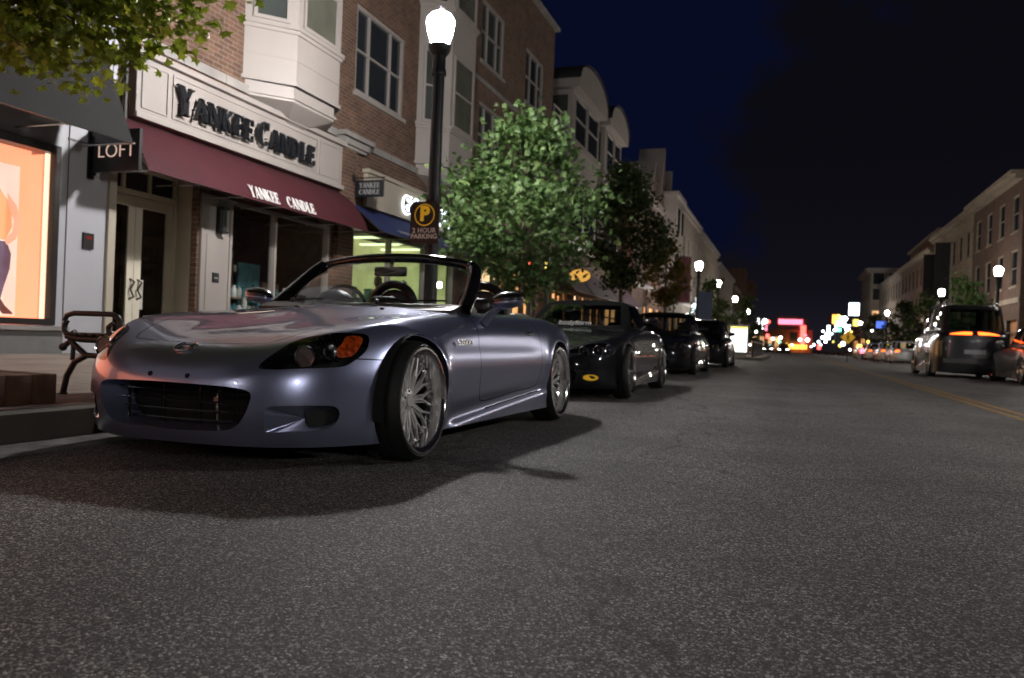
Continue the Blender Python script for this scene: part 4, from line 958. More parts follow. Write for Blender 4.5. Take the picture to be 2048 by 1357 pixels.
    for a, b, hy in ((8.545, 9.285, 9.22), (9.292, 10.035, 9.36)):
        d = MB(); d.box(XD-.03, XD+.03, a, a+.13, .24, 2.49).box(XD-.03, XD+.03, b-.13, b, .24, 2.49).box(XD-.03, XD+.03, a+.13, b-.13, 2.34, 2.49).box(XD-.03, XD+.03, a+.13, b-.13, .24, .50)
        do = d.build('door', 'brightened_cream', r)
        MB().box(XD-.008, XD+.004, a+.13, b-.13, .50, 2.34).build('door_glass', 'dark_glass', do)
        h = MB(); h.tube([(XD+.03, hy, 1.28), (XD+.09, hy+.03, 1.24), (XD+.07, hy-.02, 1.12), (XD+.10, hy+.02, 1.02), (XD+.03, hy, .98)], .014, 6); h.build('handle', 'bronze_frame', do, True)
    nn = text('door_number', '162', .135, 'white_letter', r, (XD+.012-FL, 9.60-8.14, .70-.2), (R(90), 0, R(90)), .001); 
    MB().box(XD+.006, XD+.012, 9.44, 9.50, .84, 1.28).build('door_notice', 'goods_pale', r)
    # interiors
    MB().box(-13, FL-.13, 13.60, 13.75, .1, 3.5).box(-13, FL-.52, 8.16, 8.24, .1, 3.5).box(-13, FL-.13, 8.1, 19.4, 3.05, 3.1).build('party_wall', 'goods_dark', r)
    i_ = MB(); i_.box(-10.9, -10.86, 8.3, 13.55, .2, 3.0).build('glowing_shop_wall', 'dim_warm', r)  # back wall emits a dim glow in place of room lighting
    i_ = MB(); i_.box(-10.9, XD-.12, 8.0, 13.35, .18, .22).build('shop_floor', 'goods_dark', r)
    i_ = MB()
    for z in (.7, 1.05, 1.4, 1.75, 2.1): i_.box(-10.2, -9.9, 8.3, 11.0, z, z+.02)
    for z in (.95, 1.3, 1.65): i_.box(-10.3, -9.9, 10.5, 13.1, z, z+.02)
    i_.box(-9.3, -8.75, 10.5, 13.1, .55, .60); i_.build('shelf', 'wood_shelf', r)
    rn = random.Random(5)
    j = [MB(), MB(), MB()]
    for z in (.72, 1.07, 1.42, 1.77, 2.12):
        for k in range(19): y = 8.35+k*.13; j[rn.randrange(3)].lathe([(.035, 0), (.035, .10), (.02, .12), (.02, .135)], 8, 'z', (-10.05, y, z))
    for z in (.97, 1.32, 1.67):
        for k in range(18): y = 10.55+k*.14; j[rn.randrange(3)].lathe([(.04, 0), (.04, .12), (.025, .15)], 8, 'z', (-10.05, y, z))
    for k in range(24): x = -9.2+rn.random()*.4; y = 10.55+rn.random()*2.5; j[rn.randrange(3)].lathe([(.05, 0), (.055, .14+.2*rn.random()), (.03, .20), (.001, .21)], 9, 'z', (x, y, .6))
    for q, mt in zip(j, ('goods_pale', 'goods_dark', 'goods_teal')): q.build('stock', mt, r)
    cl_ = MB(); cl_.box(-9.6, -9.5, 10.8, 12.9, 2.86, 2.89).box(-10.0, -9.9, 8.6, 9.9, 2.86, 2.89).build('added_ceiling_light', 'added_dim_lamp', r)  # unseen ceiling panels added to brighten the dark shop behind its window
    for a, b, z, mt in ((10.55, 11.1, 1.75, 'goods_teal'), (11.2, 11.75, 2.0, 'goods_dark'), (11.9, 12.5, 1.8, 'goods_teal'), (12.6, 13.1, 1.5, 'wood_shelf')): MB().box(-9.4, -9.36, a, b, .6, z).build('display_board', mt, r)
    st_ = MB()
    for z, x in ((.9, -9.0), (1.15, -9.12)): st_.box(x-.12, x+.12, 10.5, 13.1, z-.03, z)
    st_.build('display_step', 'wood_shelf', r)
    j2 = [MB(), MB(), MB()]
    for z, x in ((.9, -9.0), (1.15, -9.12)):
        for k in range(20): y = 10.56+k*.132; h_ = rn.uniform(.10, .26); j2[rn.randrange(3)].lathe([(.045, 0), (.05, h_*.7), (.03, h_*.85), (.035, h_), (.001, h_+.01)], 9, 'z', (x, y, z))
    for q, mt in zip(j2, ('goods_pale', 'white_letter', 'goods_teal')): q.build('stock', mt, r)
    # timber surround of the window and pillar
    f = MB(); f.bbox(FL, FL+.05, 9.74, 10.36, .2, 2.62, .008); f.box(FL+.052, FL+.062, 9.84, 10.26, .5, 2.02).box(FL+.052, FL+.062, 9.84, 10.26, 2.50, 2.56); f.build('pillar', 'white_paint', r)
    f = MB(); f.box(FL-.08, FL+.03, 10.40, 10.46, .55, 2.62).box(FL-.08, FL+.03, 13.19, 13.25, .55, 2.62).box(FL-.08, FL+.03, 11.56, 11.61, .60, 2.57).box(FL-.08, FL+.03, 10.46, 13.19, 2.57, 2.62).box(FL-.08, FL+.03, 10.46, 13.19, .55, .60)
    wo = f.build('shop_window', 'white_paint', r); MB().box(FL-.04, FL-.03, 10.46, 13.19, .60, 2.57).build('glass', 'shop_glass', wo)
    f = MB(); f.box(FL+.002, FL+.04, 10.38, 13.40, .2, .545).build('stall_riser', 'white_paint', r)
    f = MB(); f.box(FL+.002, FL+.03, 8.14, 13.4, 2.955, 3.34).build('lintel_panel', 'cream_paint', r)
    # children's shop: cream fascia, glowing sign, blue awning, bright window
    s_ = MB(); s_.bbox(FL, FL+.10, 14.48, 19.3, 3.22, 3.90, .008).bbox(FL, FL+.17, 14.42, 19.36, 3.903, 3.98, .01); fa = s_.build('fascia', 'cream_paint', r)
    text('glowing_sign', 'GYMBOREE', .56, 'letter_glow', fa, (.125, 16.02-8.14, 3.52-.2), (R(90), 0, R(90)), .012, 'LEFT', .9, .022)
    text('sign_face', 'GYMBOREE', .56, 'awning_blue', fa, (.150, 16.02-8.14, 3.52-.2), (R(90), 0, R(90)), .010, 'LEFT', .9, -.008)
    aw = awning(r, FL, 1, 14.04, 19.3, 3.2, 2.62, .76, 'awning_blue', val=.0)
    for yy, tx in ((15.35, 'GYMBOREE'), (17.7, 'GYMBOREE')): text('awning_lettering', tx, .17, 'grey_letter', aw, (.76-.16+.02, yy-8.14, 2.76-.2), (R(36), 0, R(90)), .002)
    f = MB()
    for y in (14.05, 15.7, 17.45, 19.13): f.box(FL-.1, FL+.02, y, y+.07, .45, 2.75)
    f.box(FL-.1, FL+.02, 14.12, 19.13, 2.69, 2.75).box(FL-.1, FL+.02, 14.12, 19.13, .45, .51); wo = f.build('shop_window', 'white_paint', r); MB().box(FL-.05, FL-.04, 14.1, 19.15, .5, 2.7).build('glass', 'shop_glass', wo)
    i_ = MB(); i_.box(-10.4, -10.36, 13.9, 19.3, .2, 3.0).box(-10.36, FL-.2, 19.22, 19.26, .2, 3.0).box(-10.36, FL-.2, 13.9, 13.94, .2, 3.).build('glowing_shop_wall', 'shop_green', r)
    i_ = MB()
    for y in (14.9, 16.2, 17.5, 18.6): i_.box(-10.2, -8.8, y, y+.12, 2.80, 2.84)
    i_.build('ceiling_tube', 'shop_tube', r)
    i_ = MB()
    for y in (14.8, 15.5, 16.9, 18.2): i_.lathe([(.001, .5), (.12, .5), (.13, .9), (.17, 1.1), (.15, 1.35), (.19, 1.55), (.06, 1.66), (.06, 1.72), (.10, 1.80), (.09, 1.95), (.001, 2.0)], 10, 'z', (-9.3, y, 0))
    i_.build('mannequin', 'goods_dark', r)
    i_ = MB()
    for k in range(9): i_.box(-10.3, -10.1, 14.5+k*.5, 14.8+k*.5, .9+.2*(k % 3), 1.5+.25*(k % 2))
    i_.build('stock', 'goods_teal', r)
    for a, b in ((20.3, 23.2), (24.0, 27.0)):
        f = MB(); n = 3
        for k in range(n+1): y = a+(b-a-.07)*k/n; f.box(FL-.1, FL+.0, y, y+.07, .4, 2.7)
        f.box(FL-.1, FL+.0, a, b, 2.0, 2.06); wo = f.build('shop_window', 'brick_brown', r)
        MB().box(FL-.40, FL-.36, a-.1, b+.1, .3, 2.8).build('glowing_shop_wall', 'shop_amber' if a < 21 else 'shop_orange', wo); MB().box(FL-.07, FL-.06, a+.05, b-.05, .4, 2.7).build('glass', 'shop_glass', wo)
    return r
block()
def small_fittings():
    r = bthing('hanging_sign', 'black square shop sign reading LOFT hung at right angles beside the grey awning', 'sign', (FL, 7.74, 2.5))
    MB().bbox(FL+.08, FL+.80, 7.715, 7.765, 2.50, 3.02, .006).build('board', 'black_letter', r)
    MB().box(FL+.004, FL+.08, 7.72, 7.76, 2.46, 2.54).box(FL+.004, FL+.08, 7.72, 7.76, 2.94, 3.06).box(FL+.004, FL+.02, 7.69, 7.79, 2.42, 3.08).build('bracket', 'black_metal', r)
    text('lettering', 'LOFT', .245, 'loft_letter', r, (.44, -.029, .25), (R(90), 0, 0), .003, 'CENTER', 1.02, -.004, 1.02)
    r = bthing('hanging_sign', 'small black shop sign reading YANKEE CANDLE hung on the brick pier above the blue awning', 'sign', (FL, 13.93, 3.3))
    MB().bbox(FL+.16, FL+.78, 13.91, 13.95, 3.30, 3.63, .006).build('board', 'black_letter', r)
    MB().tube([(FL+.1, 13.93, 3.68), (FL+.8, 13.93, 3.68)], .012, 6).box(FL+.102, FL+.12, 13.88, 13.98, 3.6, 3.75).build('bracket', 'black_metal', r)
    for s_, z in (('YANKEE', 3.48), ('CANDLE', 3.35)):
        m_, w = serif_line(s_, .10, .004); k = .46/w; m_.xf(lambda q: (FL+.24+q[0]*k, 13.908-q[2], z+q[1])); m_.build('lettering', 'grey_letter', r)
    r = bthing('wall_lantern', 'black rectangular wall lantern on the white pillar left of the candle shop window', 'lamp', (FL+.05, 10.1, 2.05))
    MB().box(FL+.064, FL+.085, 10.03, 10.17, 2.06, 2.46).box(FL+.085, FL+.19, 10.03, 10.17, 2.42, 2.46).box(FL+.085, FL+.19, 10.03, 10.17, 2.06, 2.09).build('frame', 'black_metal', r)
    MB().box(FL+.10, FL+.17, 10.06, 10.14, 2.09, 2.42).build('glass', 'pane_grey', r)
    r = bthing('keypad', 'small dark control panel with red display on the white shop wall', 'keypad', (FL, 7.73, 1.55))
    MB().bbox(FL+.001, FL+.03, 7.66, 7.82, 1.54, 1.74, .005).build('case', 'black_plastic', r); MB().box(FL+.031, FL+.034, 7.70, 7.78, 1.66, 1.70).build('display', 'led_red', r)
    r = bthing('plaque', 'small black plate on the white pillar below the wall lantern', 'plaque', (FL+.05, 10.05, 1.3))
    MB().bbox(FL+.064, FL+.08, 9.98, 10.12, 1.30, 1.45, .004).build('plate', 'black_plastic', r); MB().box(FL+.081, FL+.083, 10.01, 10.09, 1.36, 1.38).build('slot', 'grey_letter', r)
small_fittings()

# ---------------------------------------------------------------- more buildings on the left
def gables():
    r = bthing('bay_building', 'pale building with arch-topped bay towers and a balcony beyond the brick building', 'building', (FL, 27.9, .2))
    X = FL-2.2
    w = MB(); w.box(X-7, X, 27.75, 42.6, .1, 10.4); w.build('wall', 'stucco', r)
    w = MB(); wall_open(w, FL, 1, 27.75, 42.6, .1, 4.2, [(28.4, 30.6, .4, 2.5), (31.6, 33.6, .4, 2.5), (34.4, 36.4, .4, 2.5), (37.4, 41.6, .4, 2.5)], .12); w.add([(X, 27.75, 4.2), (FL, 27.75, 4.2), (FL, 42.6, 4.2), (X, 42.6, 4.2)], [(0, 1, 2, 3)]); w.build('shop_wall', 'brick_tan', r)
    for a, b in ((28.4, 30.6), (31.6, 33.6), (34.4, 36.4), (37.4, 41.6)):
        f = MB(); n = 3
        for k in range(n+1): y = a+(b-a-.08)*k/n; f.box(FL-.1, FL, y, y+.08, .4, 2.5)
        f.box(FL-.1, FL, a, b, 1.8, 1.86); wo = f.build('shop_window', 'brick_brown', r); MB().box(FL-.4, FL-.36, a, b, .3, 2.6).build('glowing_shop_wall', 'shop_orange' if a != 31.6 else 'shop_amber', wo)
    for a, b in ((28.2, 31.0), (31.3, 36.6), (37.0, 42.0)): awning(r, FL, 1, a, b, 3.5, 2.45, 1.0, 'awning_purple')
    rf = MB(); rf.prism([(X-7.4, 10.35), (X+.25, 10.35), (X-1.2, 11.7), (X-6, 11.7)], 27.7, 42.7, 'y'); rf.build('roof', 'roof_dark', r)
    g = MB(); g.prism([(28.0, 10.38), (30.2, 10.38), (29.1, 12.3)], X-2, X+.32, 'x'); g.build('gable', 'white_paint', r)
    def tower(ya, yb, out):
        X2 = FL+out
        b = MB(); b.box(X+.002, X2, ya, yb, 4.4 if ya < 34 else 4.4, 10.55); b.build('bay_tower', 'white_paint', r)
        t = MB(); t.box(X+.004, X2+.10, ya-.10, yb+.10, 8.35, 8.5).box(X+.004, X2+.06, ya-.06, yb+.06, 7.3, 7.42).box(X+.004, X2+.05, ya-.05, yb+.05, 4.3, 4.6); t.build('bay_moulding', 'white_paint', r)
        ym = (ya+yb)/2; hw_ = (yb-ya)/2+.3; n = 16
        arc = [(ym+hw_*math.cos(math.pi*k/n), 10.85+.95*math.sin(math.pi*k/n)) for k in range(n+1)]
        v = MB(); v.prism([(ym+hw_, 10.56)]+arc+[(ym-hw_, 10.56)], X-1.0, X2+.3, 'x').build('arched_pediment', 'white_paint', r)
        arc2 = [(ym+(hw_+.05)*math.cos(math.pi*k/n), 10.88+1.0*math.sin(math.pi*k/n)) for k in range(n+1)]
        ri = MB(); vs = [(x, a, c) for x in (X-2.5, X2+.38) for a, c in arc2]; ri.add(vs, [(k, k+1, n+2+k, n+1+k) for k in range(n)]); ri.build('arched_roof', 'roof_dark', r)
        for a, b in ((ya+.25, ym-.1), (ym+.1, yb-.25)):
            f = MB(); f.box(X2+.003, X2+.04, a, a+.07, 8.6, 10.4).box(X2+.003, X2+.04, b-.07, b, 8.6, 10.4).box(X2+.003, X2+.04, a+.07, b-.07, 10.33, 10.4).box(X2+.003, X2+.04, a+.07, b-.07, 8.6, 8.67).box(X2+.003, X2+.045, a+.07, b-.07, 9.5, 9.56)
            fo = f.build('window', 'white_paint', r); MB().box(X2+.001, X2+.015, a+.05, b-.05, 8.62, 10.38).build('pane', 'pane_dark', fo)
            f = MB(); f.box(X2+.003, X2+.04, a, b, 4.9, 4.97).box(X2+.003, X2+.04, a, b, 6.9, 6.97); fo = f.build('window', 'white_paint', r); MB().box(X2+.001, X2+.015, a+.05, b-.05, 4.98, 6.89).build('pane', 'pane_dark', fo)
        for xa, xb in ((X+.15, X+1.0), (X+1.1, X2-.15)):
            for z0_, z1_ in ((8.6, 10.4), (4.9, 6.97)):
                f = MB(); f.box(xa, xb, ya-.04, ya-.003, z0_, z0_+.06).box(xa, xb, ya-.04, ya-.003, z1_-.06, z1_).box(xa, xa+.06, ya-.04, ya-.003, z0_+.06, z1_-.06).box(xb-.06, xb, ya-.04, ya-.003, z0_+.06, z1_-.06)
                fo = f.build('window', 'white_paint', r); MB().box(xa+.05, xb-.05, ya-.015, ya-.001, z0_+.05, z1_-.05).build('pane', 'pane_grey', fo)
    tower(30.4, 34.9, .0); tower(36.2, 39.8, .0)
    s_ = MB(); s_.box(X, FL+.02, 27.8, 31.3, 8.2, 8.34).build('balcony_slab', 'stone_band', r)
    b = MB()
    for z in (8.55, 8.75, 8.95, 9.2): b.tube([(FL-.02, 27.85, z), (FL-.02, 31.35, z)], .02 if z < 9.1 else .035, 5)
    for k in range(5): y = 27.9+k*.85; b.tube([(FL-.02, y, 8.3), (FL-.02, y, 9.2)], .025, 5)
    b.build('railing', 'white_paint', r)
    f = MB(); f.box(X+.003, X+.05, 28.3, 30.6, 8.4, 10.2); fo = f.build('window', 'cream_paint', r); MB().box(X+.052, X+.06, 28.4, 30.5, 8.5, 10.1).build('pane', 'pane_grey', fo)
gables()
def simple_building(name, label, X, sgn, y0, y1, H, mat, trim, rows, n, shop, win_w=1.1, win_h=1.7, z_first=4.9, dz=3.1, pane='pane_dark', depth=9, cornice=.35, extra=None, shopmat='shop_orange', frame='white_paint'):
    r = bthing(name, label, 'building', (X, y0, .2)); ops = []; step = (y1-y0)/n
    for i in range(rows):
        for k in range(n): yc = y0+step*(k+.5); ops.append((yc-win_w/2, yc+win_w/2, z_first+dz*i, z_first+dz*i+win_h))
    sh = [(y0+step*k+.35, y0+step*(k+1)-.35, .5, 2.9) for k in range(n)] if shop else []
    w = MB(); wall_open(w, X, sgn, y0, y1, .1, H, ops+sh, .15)
    xb = X-sgn*depth; w.box(X-sgn*.002, xb, y0+.001, y0+.25, .1, H); w.box(X-sgn*.002, xb, y1-.25, y1-.001, .1, H); w.box(xb, xb-sgn*.2, y0, y1, .1, H); w.build('wall', mat, r)
    MB().box(X-sgn*.2, xb, y0+.26, y1-.26, H-.6, H-.5).build('roof', 'roof_dark', r)
    c = MB(); c.bbox(X-sgn*.3, X+sgn*cornice, y0+.02, y1-.02, H+.003, H+.22, .02); c.bbox(X+sgn*.003, X+sgn*cornice*.6, y0+.02, y1-.02, H-.25, H-.002, .02); c.box(xb, X-sgn*.302, y0+.02, y0+.3, H+.003, H+.2); c.build('cornice', trim, r)
    b = MB(); b.box(X+sgn*.003, X+sgn*.07, y0+.02, y1-.02, 3.9, 4.2).build('stone_course', trim, r)
    for k, o_ in enumerate(ops): win(r, X, sgn, *o_, pane=pane, cols=1, rows=2, fw=.09, frame=frame)
    for k, o_ in enumerate(sh):
        f = MB(); f.box(X-sgn*.12, X, o_[0], o_[0]+.1, .5, 2.9).box(X-sgn*.12, X, o_[1]-.1, o_[1], .5, 2.9).box(X-sgn*.12, X, o_[0], o_[1], 2.1, 2.17); wo = f.build('shop_window', 'bronze_frame', r)
        MB().box(X-sgn*.30, X-sgn*.26, o_[0]-.1, o_[1]+.1, .4, 3).build('glowing_shop_wall', shopmat if k % 3 != 1 else 'dim_warm', wo)
    return r
r = simple_building('brick_building', 'red brick building with pointed roof gables standing beyond the arch-topped bays', FL, 1, 44.0, 58, 9.3, 'brick_red', 'white_paint', 2, 5, True, pane='pane_grey', dz=2.7)
for yc, hh in ((50, 11.6), (53.5, 13.2), (57, 12.4)):
    MB().prism([(yc-1.3, 9.6), (yc+1.3, 9.6), (yc+1.3, 10.0), (yc+.25, hh), (yc-.25, hh), (yc-1.3, 10.0)], FL-1.5, FL+.05, 'x').build('gable', 'brick_red', r)
    MB().prism([(yc-1.45, 9.95), (yc-1.25, 9.95), (yc, hh+.25), (yc-.2, hh+.45)], FL-1.6, FL+.12, 'x').build('gable_coping', 'white_paint', r)
t = MB(); t.box(FL+.003, FL+.9, 54, 58, 4.4, 10.6).bbox(FL+.003, FL+1.05, 53.8, 58.1, 10.6, 10.9, .02); t.build('white_bay', 'white_paint', r)
for y in (54.4, 56.3):
    for z in (5.2, 8.2): f = MB(); f.box(FL+.903, FL+.94, y, y+1.3, z, z+1.8); fo = f.build('window', 'cream_paint', r); MB().box(FL+.942, FL+.95, y+.1, y+1.2, z+.1, z+1.7).build('pane', 'pane_dark', fo)
simple_building('cream_building', 'cream three-storey building with white cornice further down the left side of the street', FL, 1, 58.6, 76, 11.4, 'stucco', 'white_paint', 2, 6, True, pane='pane_dark')
simple_building('stone_building', 'pale stone building with shallow cornice beside the maroon banner on the left', FL, 1, 76.5, 96, 11.2, 'cream_block', 'stone_band', 2, 6, True)
simple_building('grey_building', 'grey stucco building low on the far left of the street', FL, 1, 97, 124, 10.4, 'stucco', 'stone_band', 2, 7, True)
r = simple_building('tower_building', 'brown brick building with two stepped towers at the far left end', FL, 1, 126, 160, 9.8, 'brick_brown', 'stone_band', 2, 8, False)
MB().box(FL-3, FL+1.0, 140, 146, 9.8, 14.0).build('tower', 'brick_tan', r); MB().box(FL-3, FL+2.0, 150, 156, 9.8, 12.6).build('tower', 'brick_tan', r)
# right side
def right_side():
    r = simple_building('brick_building', 'dark brown brick corner building with heavy pale cornice at the right edge', FR, -1, 53.6, 67.0, 11.4, 'brick_brown', 'cream_block', 2, 4, True, win_w=1.5, win_h=2.2, z_first=4.9, dz=3.3, cornice=.7, shopmat='dim_warm', frame='cream_block')
    r = simple_building('cream_building', 'cream stone building hung with two tall black banners on the right side', FR, -1, 67.3, 84.3, 11.35, 'cream_block', 'cream_block', 2, 6, True, win_w=.9, win_h=1.9, z_first=4.9, dz=3.3, cornice=.5, shopmat='dim_warm', frame='bronze_frame')
    for y, z0, z1, lb in ((75.0, 5.2, 10.0, 'tall black vertical banner on the cream building, nearer of the two'), (81.2, 6.0, 9.7, 'black vertical banner on the cream building, farther of the two')):
        q = bthing('banner', lb, 'banner', (FR-.1, y, z0), 'black banners on the cream building')
        MB().box(FR-1.3, FR-.15, y-.04, y+.04, z0, z1).build('cloth', 'banner_black', q); MB().tube([(FR-1.35, y, z1+.04), (FR-.004, y, z1+.04)], .04, 6).tube([(FR-1.35, y, z0-.04), (FR-.004, y, z0-.04)], .04, 6).build('bracket', 'black_metal', q)
    r = simple_building('brick_building', 'long reddish brown brick building with a setback top storey on the right', FR, -1, 84.6, 107.5, 10.6, 'brick_tan', 'cream_block', 2, 8, True, win_w=1.0, win_h=2.0, z_first=4.7, dz=3.0, cornice=.5, shopmat='dim_warm', frame='brick_brown')
    MB().box(FR+.8, FR+7, 86, 107, 10.3, 12.6).build('top_storey', 'brick_tan', r); MB().bbox(FR+.5, FR+7.2, 85.8, 107.2, 12.6, 12.9, .02).build('top_cornice', 'cream_block', r)
    simple_building('stucco_building', 'grey stucco building with tall windows beyond the long brick one on the right', FR, -1, 108, 133, 10.6, 'stucco', 'stone_band', 2, 9, True, win_w=1.1, win_h=2.1, z_first=4.6, dz=3.0, shopmat='dim_warm', frame='bronze_frame')
    r = simple_building('corner_building', 'pale corner building with two orange lit windows at the far right turn', FR-1.2, -1, 134, 150, 13.2, 'stucco', 'white_paint', 3, 3, True, win_w=1.6, win_h=2.0, z_first=4.2, dz=3.0, cornice=.8)
    for k in range(2):
        f = MB(); x = FR-1.0+2.2*k; f.box(x, x+1.8, 133.93, 133.99, 5.2, 7.2); fo = f.build('window', 'white_paint', r); MB().box(x+.15, x+1.65, 133.90, 133.925, 5.35, 7.05).build('pane', 'window_lit', fo)
        for z in (8.6, 11): f = MB(); f.box(x, x+1.8, 133.93, 133.99, z, z+2); fo = f.build('window', 'white_paint', r); MB().box(x+.15, x+1.65, 133.90, 133.925, z+.15, z+1.85).build('pane', 'pane_dark', fo)
    MB().bbox(FR-1.9, FR+6, 133.4, 134.0, 13.0, 13.6, .03).build('front_cornice', 'white_paint', r)
    simple_building('low_building', 'dark low building behind the cluster of bright signs on the right', FR, -1, 152, 190, 8.0, 'brick_brown', 'stone_band', 1, 8, True)
right_side()
# end of the street
r = bthing('cinema', 'building closing the end of the street with a glowing red sign tower', 'building', (0, 205, 0))
MB().box(-10, 5, 205, 215, 0, 5.5).build('wall', 'stucco', r); MB().box(-3.6, 3.3, 203.5, 205, 5.6, 8.6).build('sign_wall', 'cream_block', r)
MB().box(-2.9, 2.6, 203.3, 203.45, 6.7, 7.9).build('red_sign', 'glow_pink', r); MB().box(2.2, 3.4, 203.2, 203.45, 1.2, 6.5).build('red_column', 'glow_red', r)
MB().box(-.6, 3.8, 202.5, 203.2, .8, 1.9).build('orange_canopy', 'glow_orange', r); MB().box(3.5, 3.9, 203.2, 203.45, 3.5, 8.2).build('white_edge', 'grey_letter', r)
for x in (-9, -7.2, -5.4, -3.6): MB().box(x, x+1.1, 204.8, 204.99, 1.0, 3.6).build('window', 'window_lit', r)
MB().box(-.2, 1.6, 203.2, 203.45, 2.5, 4.8).build('blue_poster', 'banner_blue', r)
r = bthing('office_block', 'low dark block beyond the end of the street on the left', 'building', (-30, 230, 0)); MB().box(-60, -12, 230, 240, 0, 6).box(-40, -30, 230, 240, 6.0, 7.5).build('wall', 'brick_brown', r)
for k in range(6): MB().box(-24+k*2, -23+k*2, 229.8, 229.99, 1.5, 3).build('window', 'window_lit' if k % 2 else 'pane_dark', r)

# ---------------------------------------------------------------- street lamps
def lamp(loc, label, globe='lamp_far', near=False, H=4.22):
    t = thing('street_lamp', label, 'street lamp', loc, 0, 'street lamps along both pavements'); n = 20
    p = MB(); p.lathe([(.20, 0), (.20, .06), (.17, .10), (.16, .5), (.135, .56), (.11, .62), (.10, .72), (.088, .76), (.085, 2.0), (.072, H-.42), (.07, H-.40)], n)
    p.build('pole', 'black_metal', t, True, 40)
    p = MB(); p.lathe([(.095, H-.41), (.10, H-.36), (.085, H-.32), (.085, H-.16), (.12, H-.12), (.145, H-.07), (.15, H-.02), (.12, H)], n).build('fitting', 'black_metal', t, True, 40)
    g = MB(); g.lathe([(.095, H+.002), (.12, H+.02), (.15, H+.12), (.175, H+.23), (.18, H+.28), (.165, H+.33), (.12, H+.38), (.065, H+.41), (.001, H+.42)], n)
    g.build('globe', globe, t, True, 60)
    c = MB(); c.lathe([(.022, H+.421), (.03, H+.46), (.012, H+.50), (.001, H+.53)], 10).build('finial', 'black_metal', t, True)
    return t
MAINL = lamp((-4.4, 9.38, .155), 'tall black street lamp with blazing white globe carrying the parking sign', 'lamp_main')
L0 = lamp((-4.4, 40.4, .155), 'lit street lamp on the left pavement behind the fourth parked car, second along the kerb')
dup(L0, (-4.4, 51.5, .155), 0, 'lit street lamp on the left pavement just right of the maroon banner')
for y, lb in ((68.0, 'lit street lamp on the left pavement over the small blue banner'), (90.0, 'small lit street lamp on the left, last before the twin white lights')): dup(L0, (-4.4, y, .155), 0, lb)
for y, lb in ((42.0, 'lit street lamp at the right edge in front of the dark brown brick building'), (56.6, 'lit street lamp on the right in front of the black banners'), (86.6, 'lit street lamp on the right above the blue box light'), (118.0, 'small lit street lamp on the right beside the pale corner building')): dup(L0, (8.9, y, .155), 0, lb)
for x, y, lb in ((-4.4, -14, 'street lamp on the left pavement behind the camera'), (8.9, 25, 'street lamp on the right pavement between the frame edge and the next post'), ): dup(L0, (x, y, .155), 0, lb)
LX = lamp((8.9, 8, .155), 'street lamp on the right pavement just outside the frame', 'lamp_across')
dup(LX, (8.9, -8.5, .155), 0, 'street lamp on the right pavement behind the camera')
def parking_sign():
    r = thing('parking_sign', 'black parking sign with yellow circled P and 2 HOUR PARKING on the near lamp post', 'sign', (-4.44, 9.22, 1.78))
    b = MB(); b.prism([(-.20, .03), (-.17, 0), (.17, 0), (.20, .03), (.20, .50), (.15, .535), (-.15, .535), (-.20, .50)], -.012, .012, 'y'); b.build('board', 'black_letter', r)
    b = MB(); b.box(-.22, .22, .0135, .03, .44, .47).box(-.22, .22, .0135, .03, .07, .10).tube([(.04, .16, .56), (.04, .16, .64)], .10, 12).tube([(.04, .16, -.06), (.04, .16, .0)], .10, 12).build('bracket', 'black_metal', r)
    ring = MB(); k = 40
    for ra, rb in ((.140, .127),):
        vs = [(rr*math.cos(2*math.pi*i/k), y, .365+rr*math.sin(2*math.pi*i/k)) for rr in (ra, rb) for y in (-.016,) for i in range(k)]
        ring.add(vs, [(i, (i+1) % k, k+(i+1) % k, k+i) for i in range(k)])
    ring.build('circle', 'sign_yellow', r)
    text('letter_p', 'P', .25, 'sign_yellow', r, (0.0, -.016, .372), (R(90), 0, 0), .002, 'CENTER', 1.0, .012)
    text('lettering', '2 HOUR', .085, 'white_letter', r, (0, -.016, .165), (R(90), 0, 0), .001, 'CENTER', 1.0, .002, 1.08)
    text('lettering', 'PARKING', .085, 'white_letter', r, (0, -.016, .09), (R(90), 0, 0), .001, 'CENTER', 1.0, .002, 1.05)
parking_sign()

# ---------------------------------------------------------------- bench and planter
def bench():
    r = thing('park_bench', 'black cast iron bench with scrolled arms on the pavement beyond the roadster nose', 'bench', (-4.08, 3.83, .155))
    def arm(y):
        a = MB(); P = lambda q, rr: a.tube([(x, y, z) for x, z in q], rr, 8)
        sp1 = [(-.20+(.055-.0035*k)*math.cos(R(180+k*36)), .43-.03+(.055-.0035*k)*math.sin(R(180+k*36))) for k in range(13)]
        P([(-.145, .40)]+[(-.19+.045*math.cos(R(a_)), .425+.045*math.sin(R(a_))) for a_ in range(-60, -260, -25)]+[(-.235, .47), (-.215, .50), (-.16, .515), (0, .515), (.14, .515), (.19, .50), (.215, .46), (.20, .41), (.16, .385), (.125, .40), (.12, .435), (.15, .455), (.175, .44)], .017)
        P([(-.21, .37), (-.1, .355), (.1, .355), (.21, .37)], .022)
        P([(-.24, .30), (-.18, .34), (-.12, .30), (-.05, .255), (.05, .255), (.12, .30), (.18, .34), (.23, .34)], .018)
        P([(-.05, .25), (-.14, .21), (-.20, .12), (-.23, .0)], .019); P([(.05, .25), (.14, .21), (.20, .12), (.23, .0)], .019)
        P([(-.16, .22), (-.155, .36)], .014); P([(.16, .36), (.155, .22)], .014); a.ball((-.24, y, .30), .026, 6); a.lathe([(.03, 0), (.03, .012)], 8, 'z', (-.23, y, 0)); a.lathe([(.03, 0), (.03, .012)], 8, 'z', (.23, y, 0))
        return a
    for y in (0, 1.55): arm(y).build('end_frame', 'black_metal', r, True, 60)
    for k in range(7): x = -.20+k*.066; MB().bbox(x-.024, x+.024, -.02, 1.57, .375, .395, .006).build('slat', 'black_metal', r)
bench()
